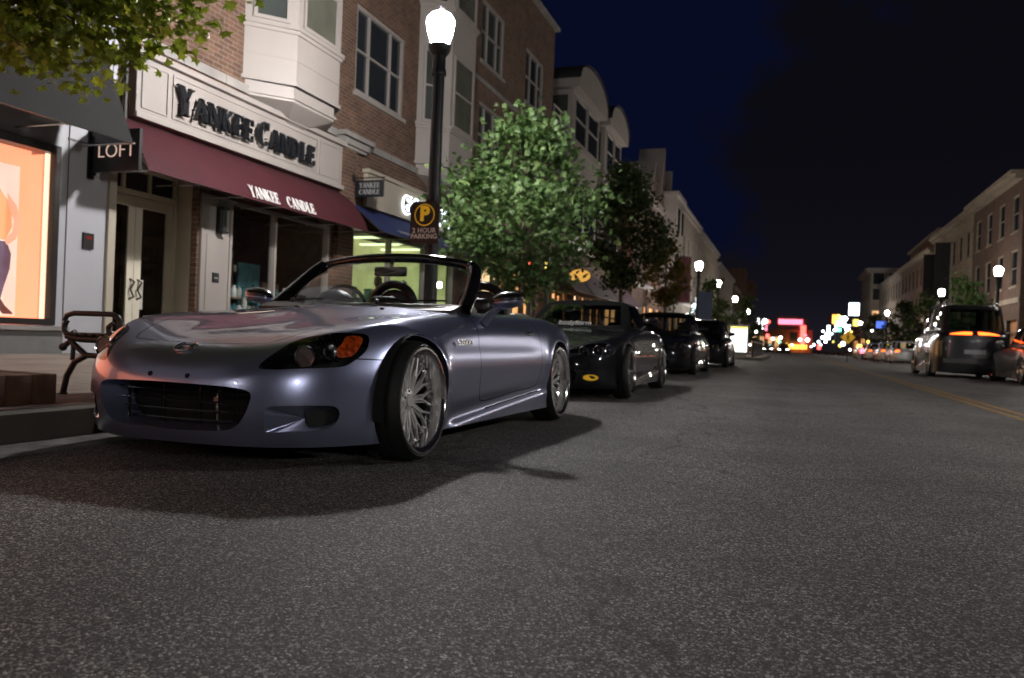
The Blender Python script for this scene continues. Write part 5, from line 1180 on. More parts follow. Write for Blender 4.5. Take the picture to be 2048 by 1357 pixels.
def planter():
    r = thing('tree_planter', 'low brick-edged tree pit on the pavement at the left edge', 'planter', (-4.5, 2.4, .155))
    b = MB()
    n = 13
    for k in range(n): y = -1.0+k*.155+.002; b.bbox(.42, .62, y, y+.148, 0, .165, .01)
    for k in range(8): x = -.75+k*.148; b.bbox(x, x+.14, .80, 1.01, 0, .165, .01); 
    for k in range(n): y = -1.0+k*.155+.002; b.bbox(-.98, -.78, y, y+.148, 0, .165, .01)
    b.build('brick_edge', 'planter_brick', r, True, 40); s_ = MB(); s_.box(-.77, .41, -1, .79, 0, .09).build('soil', 'bark', r)
planter()

# ---------------------------------------------------------------- trees
def leaf_mat(name, c1, c2, c3=None):
    m, nt, b = _mat(name); n = nt.nodes; l = nt.links
    g = N(n, 'ShaderNodeNewGeometry'); r_ = N(n, 'ShaderNodeValToRGB'); r_.color_ramp.elements[0].color = c1+(1,); r_.color_ramp.elements[1].color = c2+(1,)
    if c3: e_ = r_.color_ramp.elements.new(.82); e_.color = c3+(1,)
    l.new(g.outputs['Random Per Island'], r_.inputs[0]); l.new(r_.outputs[0], b.inputs['Base Color']); b.inputs['Roughness'].default_value = .45
    o = [q for q in n if q.type == 'OUTPUT_MATERIAL'][0]; t = N(n, 'ShaderNodeBsdfTranslucent'); l.new(r_.outputs[0], t.inputs[0])
    mx_ = N(n, 'ShaderNodeMixShader'); mx_.inputs[0].default_value = .48; l.new(b.outputs[0], mx_.inputs[1]); l.new(t.outputs[0], mx_.inputs[2]); l.new(mx_.outputs[0], o.inputs[0])
leaf_mat('leaf_green', (.045, .095, .022), (.20, .28, .09), (.15, .24, .09)); leaf_mat('leaf_near', (.13, .17, .014), (.38, .38, .035), (.24, .29, .03)); leaf_mat('leaf_rust', (.07, .075, .014), (.17, .125, .02)); leaf_mat('leaf_dark', (.022, .040, .014), (.06, .08, .025))
def tree(name, label, loc, zc, r_, hz_, nleaf, ls, mat, trunk_r=.06, seed=1, clumps=60, maple=False, lean=(0, 0), cut=None, cx=0, cy=0, group='street trees along the left pavement'):
    """trunk to the clear height, limbs into the crown, leaf clusters spread through it"""
    rn = random.Random(seed); t = thing(name, label, 'tree', loc, 0, group); tk = MB(); z0 = zc-hz_*.55
    tk.tube([(0, 0, -.05), (.01, .01, z0*.5), (-.01, .02, z0), (lean[0]*.5+cx*.5, lean[1]*.5+cy*.5, (z0+zc)/2+.1), (lean[0]+cx, lean[1]+cy, zc+hz_*.6)], [trunk_r*1.25, trunk_r, trunk_r*.85, trunk_r*.55, trunk_r*.15], 9)
    C_ = []
    for k in range(clumps):
        for _ in range(50):
            a = rn.uniform(0, 2*math.pi); h = rn.uniform(-1, 1); w = max(.1, (1-(h+.3)/1.3)**.75) if h > -.3 else max(.12, 1-((-h-.3)/.7)*.85)
            rad = r_*w*math.sqrt(rn.uniform(.12, 1)); p = Vector((cx+rad*math.cos(a), cy+rad*math.sin(a), zc+h*hz_))
            if cut is None or cut(p+Vector(loc)): break
        C_.append(p)
    for k, p in enumerate(C_):
        if k % 2 == 0:
            b0 = Vector((cx*.3, cy*.3, z0+max(0, (p.z-z0))*.35)); mid = b0.lerp(p, .5)+Vector((0, 0, .08*hz_))
            tk.tube([b0, mid, p], [trunk_r*.3, trunk_r*.2, .006], 5, False)
    tk.build('trunk', 'bark', t, True, 60)
    shape = [(0, -.5), (.16, -.28), (.48, -.30), (.36, -.06), (.5, .16), (.22, .14), (.0, .55), (-.22, .14), (-.5, .16), (-.36, -.06), (-.48, -.30), (-.16, -.28)] if maple else [(0, -.5), (.28, -.12), (.22, .2), (0, .5), (-.22, .2), (-.28, -.12)]
    V = []; Fc = []
    for k in range(nleaf):
        c = C_[rn.randrange(len(C_))]; sp_ = r_*.15 if not maple else r_*.16
        p = c+Vector((rn.gauss(0, sp_), rn.gauss(0, sp_), rn.gauss(0, sp_*.75)))
        if cut is not None and not cut(p+Vector(loc)): continue
        nrm = Vector((rn.gauss(0, .55), rn.gauss(0, .55), rn.uniform(.1, 1))).normalized(); u = nrm.orthogonal().normalized(); u = Matrix.Rotation(rn.uniform(0, 6.28), 3, nrm) @ u; v = nrm.cross(u); s_ = ls*rn.uniform(.65, 1.25); q0 = len(V)
        for a, b in shape: V.append(p+u*a*s_+v*b*s_-nrm*(a*a*.9+b*b*.35)*s_*.7)
        n_ = len(shape)
        if maple: V.append(p+nrm*.04*s_); Fc += [(q0+i, q0+(i+1) % n_, q0+n_) for i in range(n_)]
        else: Fc += [(q0, q0+1, q0+2, q0+3), (q0, q0+3, q0+4, q0+5)]
    mesh_obj('crown', V, Fc, mat, t); return t
tree('street_tree', 'leafy green street tree lit by the near lamp, behind the roadster', (-4.4, 13.0, .155), 2.72, 1.62, 1.38, 5400, .125, 'leaf_green', .05, 3, 46, True)
tree('street_tree', 'dark green street tree standing behind the second parked car', (-4.4, 21.5, .155), 3.6, 1.3, 1.5, 8500, .13, 'leaf_dark', .06, 5, 70)
tree('street_tree', 'rust and green street tree left of the second street lamp', (-4.4, 29.6, .155), 3.15, 1.0, 1.15, 2800, .14, 'leaf_rust', .05, 8, 50)
tree('street_tree', 'dark street tree on the left pavement behind the glowing kiosk', (-4.3, 47, .155), 2.6, 1.5, 1.5, 2200, .22, 'leaf_dark', .06, 9, 40)
tree('street_tree', 'dark street tree on the kerb extension by the posts', (-3.0, 58, .155), 2.5, 1.5, 1.4, 1500, .25, 'leaf_dark', .06, 10, 30)
for k, (x, y, lb, mt) in enumerate(((8.9, 50, 'green street tree on the right pavement left of the dark suv', 'leaf_green'), (8.9, 63, 'dark street tree on the right pavement below the black banners', 'leaf_dark'), (8.9, 74, 'bushy street tree beside the blue box light on the right', 'leaf_dark'), (8.9, 98, 'small dark street tree beyond the yellow diamond sign', 'leaf_dark'))):
    tree('street_tree', lb, (x, y, .155), 3.0, 1.6, 1.7, 1800, .25, mt, .07, 20+k, 35, group='street trees along the right pavement')
# overhanging branches at top left
tree('street_tree', 'yellow-green maple whose branches hang into the top left corner', (-4.6, 2.2, .3), 3.05, 1.75, 1.05, 22000, .085, 'leaf_near', .07, 15, 230, True, cut=lambda p: p.z > 2.26+.50*max(0, p.x+4.6)+.09*math.sin(p.x*7+p.y*3) and p.y < 4.7, cx=.15, cy=1.3)

# ---------------------------------------------------------------- other cars
def coupe(name, label, loc, rotz, paint, B, roof, hl, mouth, style='multi', soft=False, res_extra=None, decal=False, banner=None, tail=False, lit_head=False, wheels='wheel_silver', group='cars parked along the left kerb'):
    """closed car on the same kind of shell: body, glasshouse with pillars, lamps, mouth, wheels"""
    root = thing(name, label, 'car', loc, rotz, group); B.paint = paint
    V, Fc = B.mesh(); V, _, Fc, _ = clip(V, Fc, lambda x, y, z: z-(.12+.05*sstep(B.L-.6, B.L-.1, y))); V, Fc = arches(B, V, Fc, root)
    if mouth:
        mc = closed(mouth, 4); V, _, Fc, ed = clip(V, Fc, lambda x, y, z: np.where(y < .6, polysd(mc, x, z), 1.0)); cap_pocket(B, mouth, .08, .08, 'grille', 'black_plastic', root, 'dark_void')
    for sd in (-1, 1):
        if hl:
            hc = closed([(sd*x, q) for x, q in hl], 5)
            V, lens, Fc, ed = clip(V, Fc, lambda x, y, z: np.where((y < .8) & (z > .35), polysd(hc, x, y+z), 1.0))
            hL = panel('headlight', V, lens, B, 'lamp_lens', root); V2, F2 = compact(V, lens); c0 = V2.mean(0)
            def inn(A): Q = c0+(A-c0)*.9; Q[:, 1] += .05; Q[:, 2] -= .03; return Q
            mesh_obj('headlight_housing', inn(V2), F2, 'black_plastic', hL, True); LV, LF = lips(V, ed, inn); mesh_obj('headlight_bezel', LV, LF, 'black_gloss', hL, True)
            for t_ in (-.28, .08, .38):
                k = np.argmin(abs(V2[:, 0]*sd-(abs(c0[0])+t_*(np.ptp(V2[:, 0]))))); p0 = V2[k]*.35+c0*.65; p0 = [c0[0]+sd*t_*np.ptp(V2[:, 0])*.85, c0[1]+t_*np.ptp(V2[:, 1])*.75, c0[2]+t_*np.ptp(V2[:, 2])*.3]
                m_ = MB(); m_.lathe([(.055, -.03), (.046, -.02), (.03, .012), (.0005, .018)], 16, 'y', (p0[0], p0[1]+.015, p0[2])); rf0 = m_.build('reflector', 'head_white' if lit_head else 'black_gloss', hL, True)
                MB().lathe([(.058, -.03), (.054, -.036), (.049, -.03), (.054, -.024)], 16, 'y', (p0[0], p0[1]+.013, p0[2]), True).ball((p0[0], p0[1]-.005, p0[2]), .014, 5).build('lamp_ring', 'chrome', hL, True)
        if tail:
            pass
    # door line
    dr = closed([(B.fo+.82, .28), (B.fo+.80, .55), (B.fo+.86, .95*B.hs), (B.fo+1.98, .95*B.hs), (B.fo+1.96, .6), (B.fo+1.84, .32)], 3)
    V, door, ln, Fc = gapclip(V, Fc, lambda x, y, z: polysd(dr, y, z), .003); panel('shut_line', V, ln, B, 'dark_void', root)
    for sd in (-1, 1): Vd, a_, b_, _ = clip(V, door, lambda x, y, z: -sd*x); panel('door', Vd, a_, B, paint, root)
    if tail:
        for sd in (-1, 1):
            V, le, Fc, _ = clip(V, Fc, lambda x, y, z: np.maximum(np.abs(z-tail[0])-tail[1], np.maximum(B.L-tail[2]-y, tail[3]-sd*x))); panel('tail_light', V, le, B, tail[4], root)
    panel('body', V, Fc, B, paint, root)
    u = MB(); u.box(-.5, .5, .25, B.L-.2, .13, .32); u.box(-B.hw+.07, B.hw-.07, B.fo+.37, B.fo+B.wb-.37, .135, .5); u.build('underbody', 'dark_void', root)
    # glasshouse
    yb0, yt0, yt1, yb1, zt, wb_, wt_ = roof; nsec = 40; rings = []; nv = 12; K = 6
    zb = float(B.topz(np.array(0.0), np.array((yb0+yb1)/2)))-.035
    def outline(w, v):   # v 0 base .. 1 roof ; angle around
        e_ = v; y0_ = yb0+(yt0-yb0)*e_; y1_ = yb1+(yt1-yb1)*e_; hw_ = wb_+(wt_-wb_)*(e_**1.3); yc = (y0_+y1_)/2; hy = (y1_-y0_)/2
        c, s_ = math.cos(w), math.sin(w); n_ = 5.0; d = (abs(c)**n_+abs(s_)**n_)**(-1/n_)
        zz = zb+(zt-zb)*(1-(1-v)**1.15); return (hw_*d*s_, yc-hy*d*c, zz)
    VV = []; FF = []; NA = 96
    for j in range(nv+1):
        for i in range(NA): VV.append(outline(2*math.pi*i/NA, j/nv))
    crown_ = [(.9, .022), (.75, .04), (.5, .055), (.25, .06)]
    for f_, dz in crown_:
        for i in range(NA): x, y, z = outline(2*math.pi*i/NA, 1); yc = (yt0+yt1)/2; VV.append((x*f_, yc+(y-yc)*f_, z+dz))
    tot = nv+1+len(crown_); VV.append((0, (yt0+yt1)/2, zt+.062))
    for j in range(tot-1):
        for i in range(NA): FF.append((j*NA+i, j*NA+(i+1) % NA, (j+1)*NA+(i+1) % NA, (j+1)*NA+i))
    for i in range(NA): FF.append(((tot-1)*NA+i, (tot-1)*NA+(i+1) % NA, len(VV)-1))
    gl, rf_ = {'windscreen': [], 'side_window': [], 'rear_window': []}, []
    for f in FF:
        cz = np.mean([VV[i] for i in f], axis=0); j = f[0]//NA; i = f[0] % NA; a = (360*i/NA+180) % 360-180
        band = 1 <= j < nv-1
        if band and abs(a) < 39: gl['windscreen'].append(f)
        elif band and 50 < abs(a) < 128 and not (soft and abs(a) > 118) and not (86 < abs(a) < 93 and not soft): gl['side_window'].append(f)
        elif band and abs(a) > 140 and j < nv-2: gl['rear_window'].append(f)
        else: rf_.append(f)
    VA = np.array(VV)
    def part_(nm, fs, mt):
        if fs: V2, F2 = compact(VA, fs); mesh_obj(nm, V2, F2, mt, root, True)
    part_('roof', rf_, 'awning_purple' if soft and False else ('soft_top' if soft else paint))
    for k_, v_ in gl.items():
        if k_ == 'side_window':
            for sg in (-1, 1): part_(k_, [f for f in v_ if VA[f[0]][0]*sg > 0], 'dark_glass')
        else: part_(k_, v_, 'car_glass' if k_ == 'windscreen' else 'dark_glass')
    i_ = MB(); i_.bbox(-wb_*.93, wb_*.93, yb0+.22, yb0+.5, zb-.2, zb+.05, .04); i_.build('dashboard', 'leather', root)
    ym = yt0+.35
    for sx_ in (-.36, .36): MB().bbox(sx_-.22, sx_+.22, ym+.3, ym+.45, zb-.4, zb+.12, .05).bbox(sx_-.12, sx_+.12, ym+.34, ym+.44, zb+.12, zb+.28, .04).build('seat', 'leather', root)
    for sd in (-1, 1):
        mm = MB(); mm.ball((sd*(B.hw+.03), yb0+.36, zb+.10), .10, 8, (1.0, .6, .62)); mm.tube([(sd*(B.hw-.08), yb0+.36, zb+.0), (sd*(B.hw-.0), yb0+.36, zb+.07)], .025, 6); mm.build('door_mirror', paint, root, True)
    if decal:
        y = float(B.frontx(np.array(.56), np.array(.24))); d = MB(); n = 20; vs = []
        for i in range(n): a = 2*math.pi*i/n; x = .56+.07*math.cos(a); z = .24+.032*math.sin(a); vs.append((x, float(B.frontx(np.array(x), np.array(z)))-.004, z))
        d.add(vs, [tuple(range(n))]); d.build('decal', 'sign_yellow', root)
    if banner:
        text('windscreen_lettering', banner, .105, 'grey_letter', root, (.02, yb0+.02, zb+.065), (R(45), 0, 0), .001, 'CENTER', 1.0)
    for y, c_ in ((B.fo, .04), (B.fo+B.wb, .04)):
        hw_ = B.hw-.085; wheel(root, (hw_, y, B.rad), 1, B.rad, B.rad-.055, .2, style, -c_, 0, 32); wheel(root, (-hw_, y, B.rad), -1, B.rad, B.rad-.055, .2, style, -c_, 0, 32)
    return root
HL = [(.30, .60), (.38, .72), (.46, .84), (.56, .93), (.66, 1.00), (.72, 1.02), (.738, .94), (.72, .84), (.66, .74), (.55, .66), (.42, .60)]
M1 = [(0, .32), (.3, .318), (.42, .30), (.40, .2), (.3, .165), (0, .16), (-.3, .165), (-.40, .2), (-.42, .30), (-.3, .318)]
B2 = Body(res=.026, hs=1.02)
coupe('black_coupe', 'glossy black soft-top two-seater with white windscreen lettering parked behind the silver-blue roadster', (-2.52, 8.03, 0), R(.3), 'paint_black', B2, (1.50, 2.12, 2.75, 3.15, 1.11, .70, .56), HL, M1, 'five', True, decal=True, banner='bodyform')
B3 = Body(L=4.5, wb=2.66, fo=.86, hw=.90, hs=1.16, res=.032, rad=.315, arch=.345)
coupe('black_sedan', 'black car third in the row parked at the left kerb', (-2.78, 16.55, 0), R(.2), 'paint_black', B3, (1.45, 2.15, 3.2, 3.95, 1.33, .74, .58), [(x*1.02, q*1.10) for x, q in HL], M1, 'multi', False)
B4 = Body(L=4.4, wb=2.66, fo=.86, hw=.90, hs=1.2, res=.04, rad=.32, arch=.35)
coupe('black_hatchback', 'dark blue-black car last in the row beside the bright kiosk', (-2.65, 24.0, 0), 0, 'paint_black', B4, (1.35, 2.0, 3.4, 4.0, 1.42, .76, .60), [(x*1.02, q*1.15) for x, q in HL], M1, 'multi', False)
# dark suv driving away on the right, built at rest, lit tail lamps widened to draw their light streak
def suv():
    B = Body(L=4.9, wb=2.9, fo=.9, hw=.97, hs=1.72, res=.045, rad=.38, arch=.42, boxy=1.0)
    r = coupe('suv', 'large dark suv with streak-wide red tail lamps and silver roof rails on the right', (4.75, 29.6, 0), math.pi, 'paint_dark', B, (1.35, 1.95, 4.55, 4.78, 2.02, .86, .76), None, None, 'five', False, tail=(1.26, .055, .14, .07, 'tail_red'), group=None)
    for sd in (-.62, .62):
        m_ = MB(); m_.tube([(sd, 1.9, 2.06), (sd, 2.2, 2.12), (sd, 4.2, 2.12), (sd, 4.5, 2.06)], .022, 6); m_.build('roof_rail', 'chrome', r, True)
    b = MB(); b.box(-.75, .75, 4.86, 4.93, .42, .55).build('rear_bumper_trim', 'black_plastic', r)
    p = MB(); p.box(-.26, .26, 4.91, 4.93, .68, .80).build('number_plate', 'grey_letter', r)
suv()
B5 = Body(L=4.6, wb=2.7, fo=.88, hw=.90, hs=1.18, res=.04, rad=.32, arch=.35)
SIL = coupe('silver_sedan', 'silver sedan cut off by the right edge of the frame', (6.05, 25.6, 0), math.pi+R(1), 'paint_silver', B5, (1.35, 2.05, 3.5, 4.2, 1.40, .74, .6), [(x*1.02, q*1.12) for x, q in HL], M1, 'five', False, tail=(.80, .05, .18, .45, 'tail_red'), group='cars parked on the right')
for x, y, rz, lb in ((6.95, 60, math.pi, 'small parked car on the right beside the posts, nearest of the far row'), (6.95, 68, math.pi, 'small parked car on the right in front of the yellow lit doorway'), (6.95, 78, math.pi, 'small parked car on the right under the yellow diamond sign'), (6.95, 88, math.pi, 'tiny parked car on the right under the brightest sign cluster')):
    c = dup(SIL, (x, y, 0), rz, lb)
car_far = coupe('oncoming_car', 'distant oncoming car with glaring white headlights in the middle of the street', (-.9, 118, 0), 0, 'paint_dark', Body(L=4.5, wb=2.7, fo=.88, hw=.92, hs=1.2, res=.09, rad=.33, arch=.36), (1.35, 2.05, 3.5, 4.2, 1.42, .74, .6), [(x*1.02, q*1.12) for x, q in HL], None, 'five', False, lit_head=True, group='oncoming cars')
dup(car_far, (-3.3, 131, 0), 0, 'farther oncoming car with white headlights beside the first one')

# ---------------------------------------------------------------- street furniture and signs far off
ORD = ['nearest of the row', 'second from the near end', 'third from the near end', 'fourth from the near end', 'fifth from the near end', 'sixth from the near end', 'seventh and last in line', 'beside the extension corner', 'closest to the old kerb']
def post(loc, label, grp, h=1.0):
    t = thing('bollard', label, 'bollard', loc, 0, grp); MB().lathe([(.09, 0), (.09, .05), (.07, .08), (.065, h-.12), (.08, h-.08), (.08, h-.05), (.03, h)], 10).build('post', 'black_metal', t, True); MB().lathe([(.067, h-.24), (.071, h-.23), (.071, h-.19), (.067, h-.18)], 10).build('band', 'grey_letter', t, True); return t
P0 = None
for k, (x, y) in enumerate([(-1.8, 43.2), (-1.8, 45.5), (-1.8, 47.8), (-1.8, 50.1), (-1.8, 52.4), (-1.8, 54.7), (-1.8, 57.0), (-2.8, 43.0), (-3.2, 42.9)]):
    lb = 'black bollard on the kerb extension right of the glowing kiosk, %s' % ORD[k]; P0 = dup(P0, (x, y, .155), 0, lb) if P0 else post((x, y, .155), lb, 'bollards on the kerb extension')
P1 = None
for k, (x, y) in enumerate([(8.6, 33.5), (8.6, 36), (8.6, 38.5), (8.6, 44), (8.6, 46.5), (8.6, 49)]):
    lb = 'black bollard at the right kerb near the dark suv, %s' % ORD[k]; P1 = dup(P1, (x, y, .155), 0, lb) if P1 else post((x, y, .155), lb, 'bollards at the right kerb')
r = thing('advertising_kiosk', 'glowing white advertising panel in a grey frame behind the last parked car', 'kiosk', (-2.5, 42.6, .155)); r.scale = (.78, .78, .78)
MB().bbox(-.62, .62, -.1, .1, .15, 2.1, .02).box(-.5, .5, -.08, .08, 0, .15).build('frame', 'grey_panel', r); MB().box(-.52, .52, -.112, -.102, .32, 1.95).build('panel', 'glow_panel', r); MB().box(-.52, .52, -.118, -.113, 1.80, 1.95).build('panel_header', 'glow_yellow', r)
MB().lathe([(.07, 2.1), (.05, 2.2), (.11, 2.3), (.11, 2.4), (.001, 2.5)], 10).build('finial', 'grey_panel', r)
def banner(loc, w, h, zt, mat, label, cat='banner', arm=True):
    r = thing('street_banner', label, cat, loc); MB().tube([(0, 0, 0), (0, 0, zt+.2)], .05, 8).tube([(0, 0, zt+.04), (w+.1, 0, zt+.04)], .02, 6).tube([(0, 0, zt-h-.04), (w+.1, 0, zt-h-.04)], .02, 6).build('pole', 'black_metal', r); MB().box(.08, w+.08, -.015, .015, zt-h, zt).build('cloth', mat, r)
banner((-4.2, 38.2, .155), .62, 1.5, 3.0, 'banner_blue', 'blue banner hung on a post right of the second street lamp')
banner((-6.9, 50, .155), .9, 2.8, 5.9, 'banner_maroon', 'tall maroon banner on a post behind the blue banner')
banner((-4.2, 62.5, .155), .6, .8, 3.2, 'banner_blue', 'small blue banner beneath the third street lamp on the left')
def sign_box(name, label, loc, w, h, mat, d=.25, pole=True, cat='sign', shape='box', group=None):
    r = thing(name, label, cat, loc, 0, group); g = MB()
    if shape == 'box': g.bbox(-w/2, w/2, -d/2, d/2, 0, h, min(w, h, d)*.15)
    elif shape == 'round': g.lathe([(w/2*.8, -d/2), (w/2, -d/4), (w/2, d/4), (w/2*.8, d/2)], 16, 'y', (0, 0, h/2))
    elif shape == 'ball': g.ball((0, 0, h/2), w/2, 6)
    g.build('face' if shape != 'ball' else 'globe', mat, r, True)
    if pole: MB().tube([(0, d*.2, -loc[2]+.1), (0, d*.2, .02)], .05, 6).build('support', 'black_metal', r)
    else: MB().box(-.03, .03, d/2+.002, d/2+.05, 0, h).build('bracket', 'black_metal', r)
    return r
def pix(u, v, Y):
    # a point seen at that place in the photo, a given distance along the street
    cx, cy, F_ = 1024, 678.5, 1600; x, y = u-cx, v-cy; X_ = x*math.cos(roll)+y*math.sin(roll); Y_ = -x*math.sin(roll)+y*math.cos(roll)
    d = fwd*F_+rgt*X_-up*Y_; t = Y/d.y; return Vector((d.x*t, Y, CH+d.z*t))
SG = [  # u, v, distance, width px, height px, material, shape, label
 (1404, 617, 62, 20, 16, 'glow_white', 'box', 'white glowing shop sign behind the blue banner'), (1400, 600, 70, 15, 10, 'glow_white', 'box', 'small white sign above the white glowing shop sign'), (1388, 618, 66, 8, 20, 'glow_cyan', 'box', 'narrow cyan light strip left of the white glowing shop sign'),
 (1521, 643, 120, 14, 10, 'glow_white', 'box', 'twin white light left of the traffic signals, upper left one'), (1530, 643, 123, 9, 9, 'glow_white', 'ball', 'white globe light touching the red light on the left'), (1518, 655, 126, 8, 7, 'glow_white', 'ball', 'lower left white globe light near the traffic signals'), (1525, 655, 128, 7, 7, 'glow_white', 'ball', 'lower right white globe light near the traffic signals'), (1537, 644, 124, 7, 7, 'glow_red', 'ball', 'round red light beside the white globe lights'),
 (1532, 652, 132, 5, 18, 'glow_pink', 'box', 'narrow pink neon strip below the round red light'), (1546, 678, 150, 6, 6, 'glow_cyan', 'ball', 'small cyan light left of the oncoming headlights'), (1561, 676, 155, 6, 6, 'glow_white', 'ball', 'small white light above the oncoming headlights'), (1555, 681, 160, 5, 5, 'glow_yellow', 'ball', 'tiny cream light between the cyan and white ones'), (1559, 685, 158, 5, 4, 'glow_green', 'ball', 'tiny green light above the oncoming headlights'),
 (1600, 680, 165, 6, 6, 'glow_white', 'ball', 'white light on the orange canopy at the street end'), (1615, 680, 168, 7, 8, 'glow_white', 'ball', 'white light right of the red column at the street end'), (1611, 671, 170, 5, 5, 'glow_pink', 'ball', 'small pink light right of the red column'), (1637, 684, 140, 5, 5, 'glow_cyan', 'ball', 'small cyan light right of the street end'), (1638, 695, 110, 6, 8, 'glow_red', 'box', 'red traffic signal low right of the street end'),
 (1645, 676, 130, 6, 6, 'glow_white', 'ball', 'small white light left of the cyan bottle-shaped sign'), (1655, 673, 125, 9, 12, 'glow_cyan', 'box', 'cyan sign body left of the bright sign cluster'), (1657, 658, 126, 5, 12, 'glow_cyan', 'box', 'narrow cyan sign neck left of the bright sign cluster'),
 (1670, 639, 118, 9, 16, 'glow_orange', 'box', 'orange sign at the top of the bright cluster'), (1677, 640, 119, 5, 18, 'glow_yellow', 'box', 'tall cream sign beside the orange sign'), (1690, 638, 116, 9, 9, 'glow_white', 'ball', 'upper white globe in the bright cluster'), (1681, 648, 117, 12, 8, 'glow_white', 'box', 'wide white sign in the middle of the bright cluster'), (1689, 651, 121, 8, 8, 'glow_white', 'ball', 'middle white globe in the bright cluster'), (1695, 659, 114, 9, 9, 'glow_white', 'ball', 'right white globe in the bright cluster'), (1678, 660, 122, 8, 7, 'glow_green', 'box', 'pale green sign in the bright cluster'), (1670, 660, 124, 6, 7, 'glow_white', 'ball', 'left white globe in the bright cluster'),
 (1708, 619, 104, 17, 22, 'glow_cyan', 'box', 'tall white-blue square sign above the bright cluster'), (1711, 646, 108, 9, 12, 'glow_yellow', 'box', 'yellow sign below the white-blue square sign'), (1686, 688, 96, 8, 8, 'glow_white', 'ball', 'white light under the yellow diamond sign'), (1680, 692, 98, 6, 6, 'glow_yellow', 'ball', 'cream light left under the yellow diamond sign'),
 (1762, 650, 80, 15, 12, 'glow_blue', 'box', 'blue box light among the trees on the right'), (1719, 692, 84, 8, 5, 'glow_yellow', 'box', 'yellow lit doorway light behind the parked cars on the right'), (1776, 689, 72, 4, 5, 'glow_yellow', 'ball', 'tiny yellow light under the trees on the right'), (1765, 704, 64, 5, 9, 'glow_red', 'box', 'small red tail light shape by the right bollards'), (1724, 702, 70, 6, 9, 'glow_pink', 'box', 'small pink-red light above the parked cars on the right'),
 (1806, 700, 60, 8, 26, 'shop_amber', 'box', 'amber lit doorway panel left of the dark suv'), (1820, 700, 62, 4, 22, 'shop_amber', 'box', 'narrow amber lit panel next to the amber doorway panel'), (1535, 673, 100, 6, 8, 'glow_red', 'box', 'red traffic signal above the left bollards'),
 (1646, 663, 140, 4, 4, 'glow_white', 'ball', 'tiny white light dot at street end height, tenth from left of the scattered dots'),
 (1651, 684, 134, 5, 5, 'glow_white', 'ball', 'tiny white light dot at street end height, eleventh from left of the scattered dots'),
 (1663, 668, 128, 5, 5, 'glow_cyan', 'ball', 'tiny bluish white light dot at street end height, tenth from right of the scattered dots'),
 (1667, 684, 122, 4, 4, 'glow_yellow', 'ball', 'tiny cream light dot at street end height, ninth from right of the scattered dots'),
 (1672, 652, 126, 5, 5, 'glow_white', 'ball', 'tiny white light dot at street end height, eighth from right of the scattered dots'),
 (1684, 636, 119, 5, 5, 'glow_white', 'ball', 'tiny white light dot at street end height, seventh from right of the scattered dots'),
 (1692, 668, 112, 5, 5, 'glow_white', 'ball', 'tiny white light dot at street end height, sixth from right of the scattered dots'),
 (1699, 652, 110, 4, 4, 'glow_cyan', 'ball', 'tiny bluish white light dot at street end height, fifth from right of the scattered dots'),
 (1703, 664, 106, 4, 4, 'glow_yellow', 'ball', 'tiny cream light dot at street end height, third from right of the scattered dots'),
 (1641, 690, 150, 4, 4, 'glow_white', 'ball', 'tiny white light dot at street end height, ninth from left of the scattered dots'),
 (1628, 690, 160, 4, 4, 'glow_white', 'ball', 'tiny white light dot at street end height, eighth from left of the scattered dots'),
 (1622, 694, 172, 3, 3, 'glow_white', 'ball', 'tiny white light dot at street end height, seventh from left of the scattered dots'),
 (1584, 690, 175, 4, 4, 'glow_cyan', 'ball', 'tiny bluish white light dot at street end height, sixth from left of the scattered dots'),
 (1573, 688, 178, 3, 3, 'glow_yellow', 'ball', 'tiny cream light dot at street end height, fifth from left of the scattered dots'),
 (1512, 664, 128, 5, 5, 'glow_white', 'ball', 'tiny white light dot at street end height, third from left of the scattered dots'),
 (1506, 678, 118, 4, 4, 'glow_white', 'ball', 'tiny white light dot at street end height, second from left of the scattered dots'),
 (1500, 690, 108, 4, 4, 'glow_white', 'ball', 'tiny white light dot at street end height, leftmost of the scattered dots'),
 (1540, 690, 140, 4, 4, 'glow_cyan', 'ball', 'tiny bluish white light dot at street end height, fourth from left of the scattered dots'),
 (1736, 684, 88, 5, 5, 'glow_yellow', 'ball', 'tiny cream light dot at street end height, second from right of the scattered dots'),
 (1744, 662, 92, 4, 4, 'glow_white', 'ball', 'tiny white light dot at street end height, rightmost of the scattered dots'),
 (1700, 700, 100, 4, 4, 'glow_white', 'ball', 'tiny white light dot at street end height, fourth from right of the scattered dots')]
for u, v, Y, w, h, mt, shp, lb in SG:
    k = Y*1.05/1600; p = pix(u, v, Y); nm = 'globe_light' if shp == 'ball' else 'lit_sign'
    sign_box(nm, lb, (p.x, p.y, p.z-h*k/2), w*k, h*k if shp == 'box' else w*k, mt, min(.3, w*k*.5), p.z > 2.2 or True, 'light' if shp == 'ball' else 'sign', shp, 'small lights and signs down the street')
r = thing('crossing_sign', 'yellow diamond pedestrian crossing sign on a post on the right', 'sign', (3.95, 52.5, 0)); 
p = pix(1696, 675, 52.5); r.location = (p.x, p.y, 0)
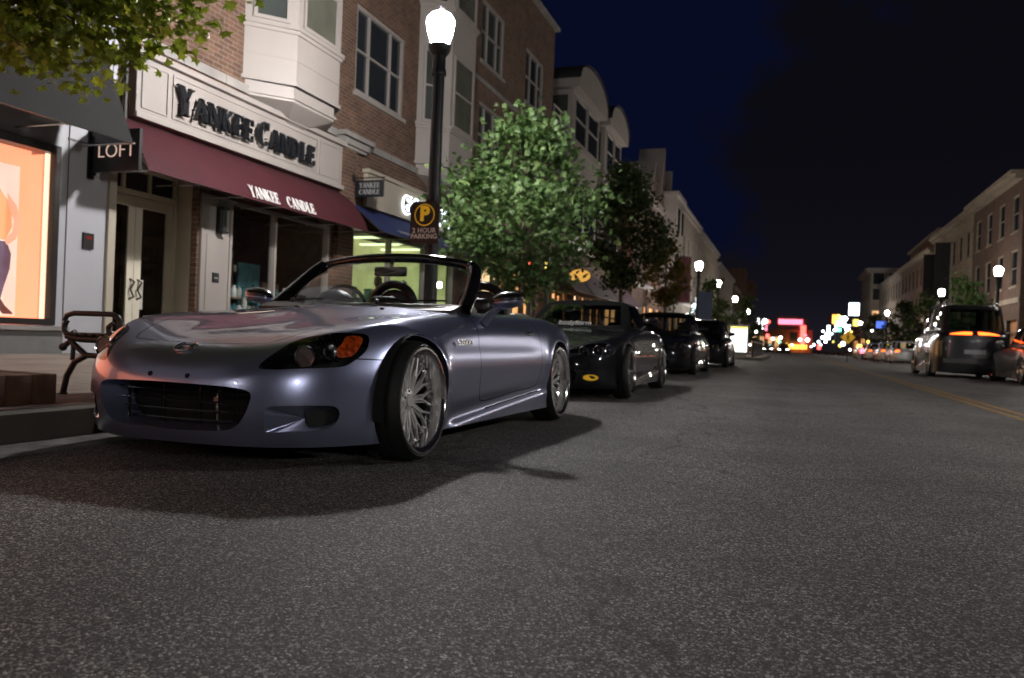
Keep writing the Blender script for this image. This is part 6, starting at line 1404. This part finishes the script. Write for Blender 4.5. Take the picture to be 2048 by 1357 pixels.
MB().prism([(0, -.42), (.42, 0), (0, .42), (-.42, 0)], -.01, .01, 'y').xf(lambda q: (q[0], q[1], q[2]+p.z)).build('plate', 'sign_yellow', r); MB().tube([(0, .04, 0), (0, .04, p.z+.3)], .03, 8).build('post', 'black_metal', r)
m_ = MB(); z = p.z; m_.ball((0, -.02, z+.20), .045, 6).tube([(0, -.02, z+.14), (0, -.02, z-.02)], .035, 6).tube([(0, -.02, z-.02), (-.08, -.02, z-.22)], .022, 5).tube([(0, -.02, z-.02), (.08, -.02, z-.22)], .022, 5).tube([(0, -.02, z+.1), (.1, -.02, z)], .018, 5).tube([(0, -.02, z+.1), (-.1, -.02, z)], .018, 5).build('walking_figure', 'black_letter', r)
# oval hanging sign and little fairy lights by the orange shops
r = bthing('oval_sign', 'yellow oval hanging sign over the orange lit shops', 'sign', (-7.4, 28.6, 3))
p = pix(1160, 552, 28.6); m_ = MB(); n = 28; m_.prism([(p.x+.40*math.cos(2*math.pi*k/n), p.z+.235*math.sin(2*math.pi*k/n)) for k in range(n)], 28.57, 28.63, 'y').build('board', 'oval_yellow', r)
m_ = MB(); m_.prism([(p.x+.44*math.cos(2*math.pi*k/n), p.z+.27*math.sin(2*math.pi*k/n)) for k in range(n)], 28.585, 28.615, 'y').build('rim', 'brick_brown', r); MB().tube([(FL, 28.6, p.z+.34), (p.x+.4, 28.6, p.z+.34)], .02, 6).tube([(p.x, 28.6, p.z+.2), (p.x, 28.6, p.z+.34)], .015, 5).build('bracket', 'black_metal', r)
FLT = [(1038, 412), (1052, 418), (978, 480), (992, 482), (985, 502), (1058, 530, 'r'), (1062, 539), (1093, 530), (1092, 539), (1072, 548), (1100, 412)]
PLB = ['leftmost of the upper trio', 'middle of the upper trio', 'lowest of the upper trio', '', 'just under the red light', 'upper of the right pair', 'lower of the right pair', 'closest to the trunk', 'high up on the right']
for k9, q in enumerate(FLT[2:]):
    p = pix(q[0], q[1], 23.5); sign_box('pendant_light', 'small red light seen through the near street tree' if len(q) > 2 else 'small warm yellow light seen through the near street tree, '+PLB[k9], (p.x, p.y, p.z), .09, .09, 'glow_red' if len(q) > 2 else 'glow_yellow', .05, True, 'light', 'ball', 'small lights behind the near street tree')
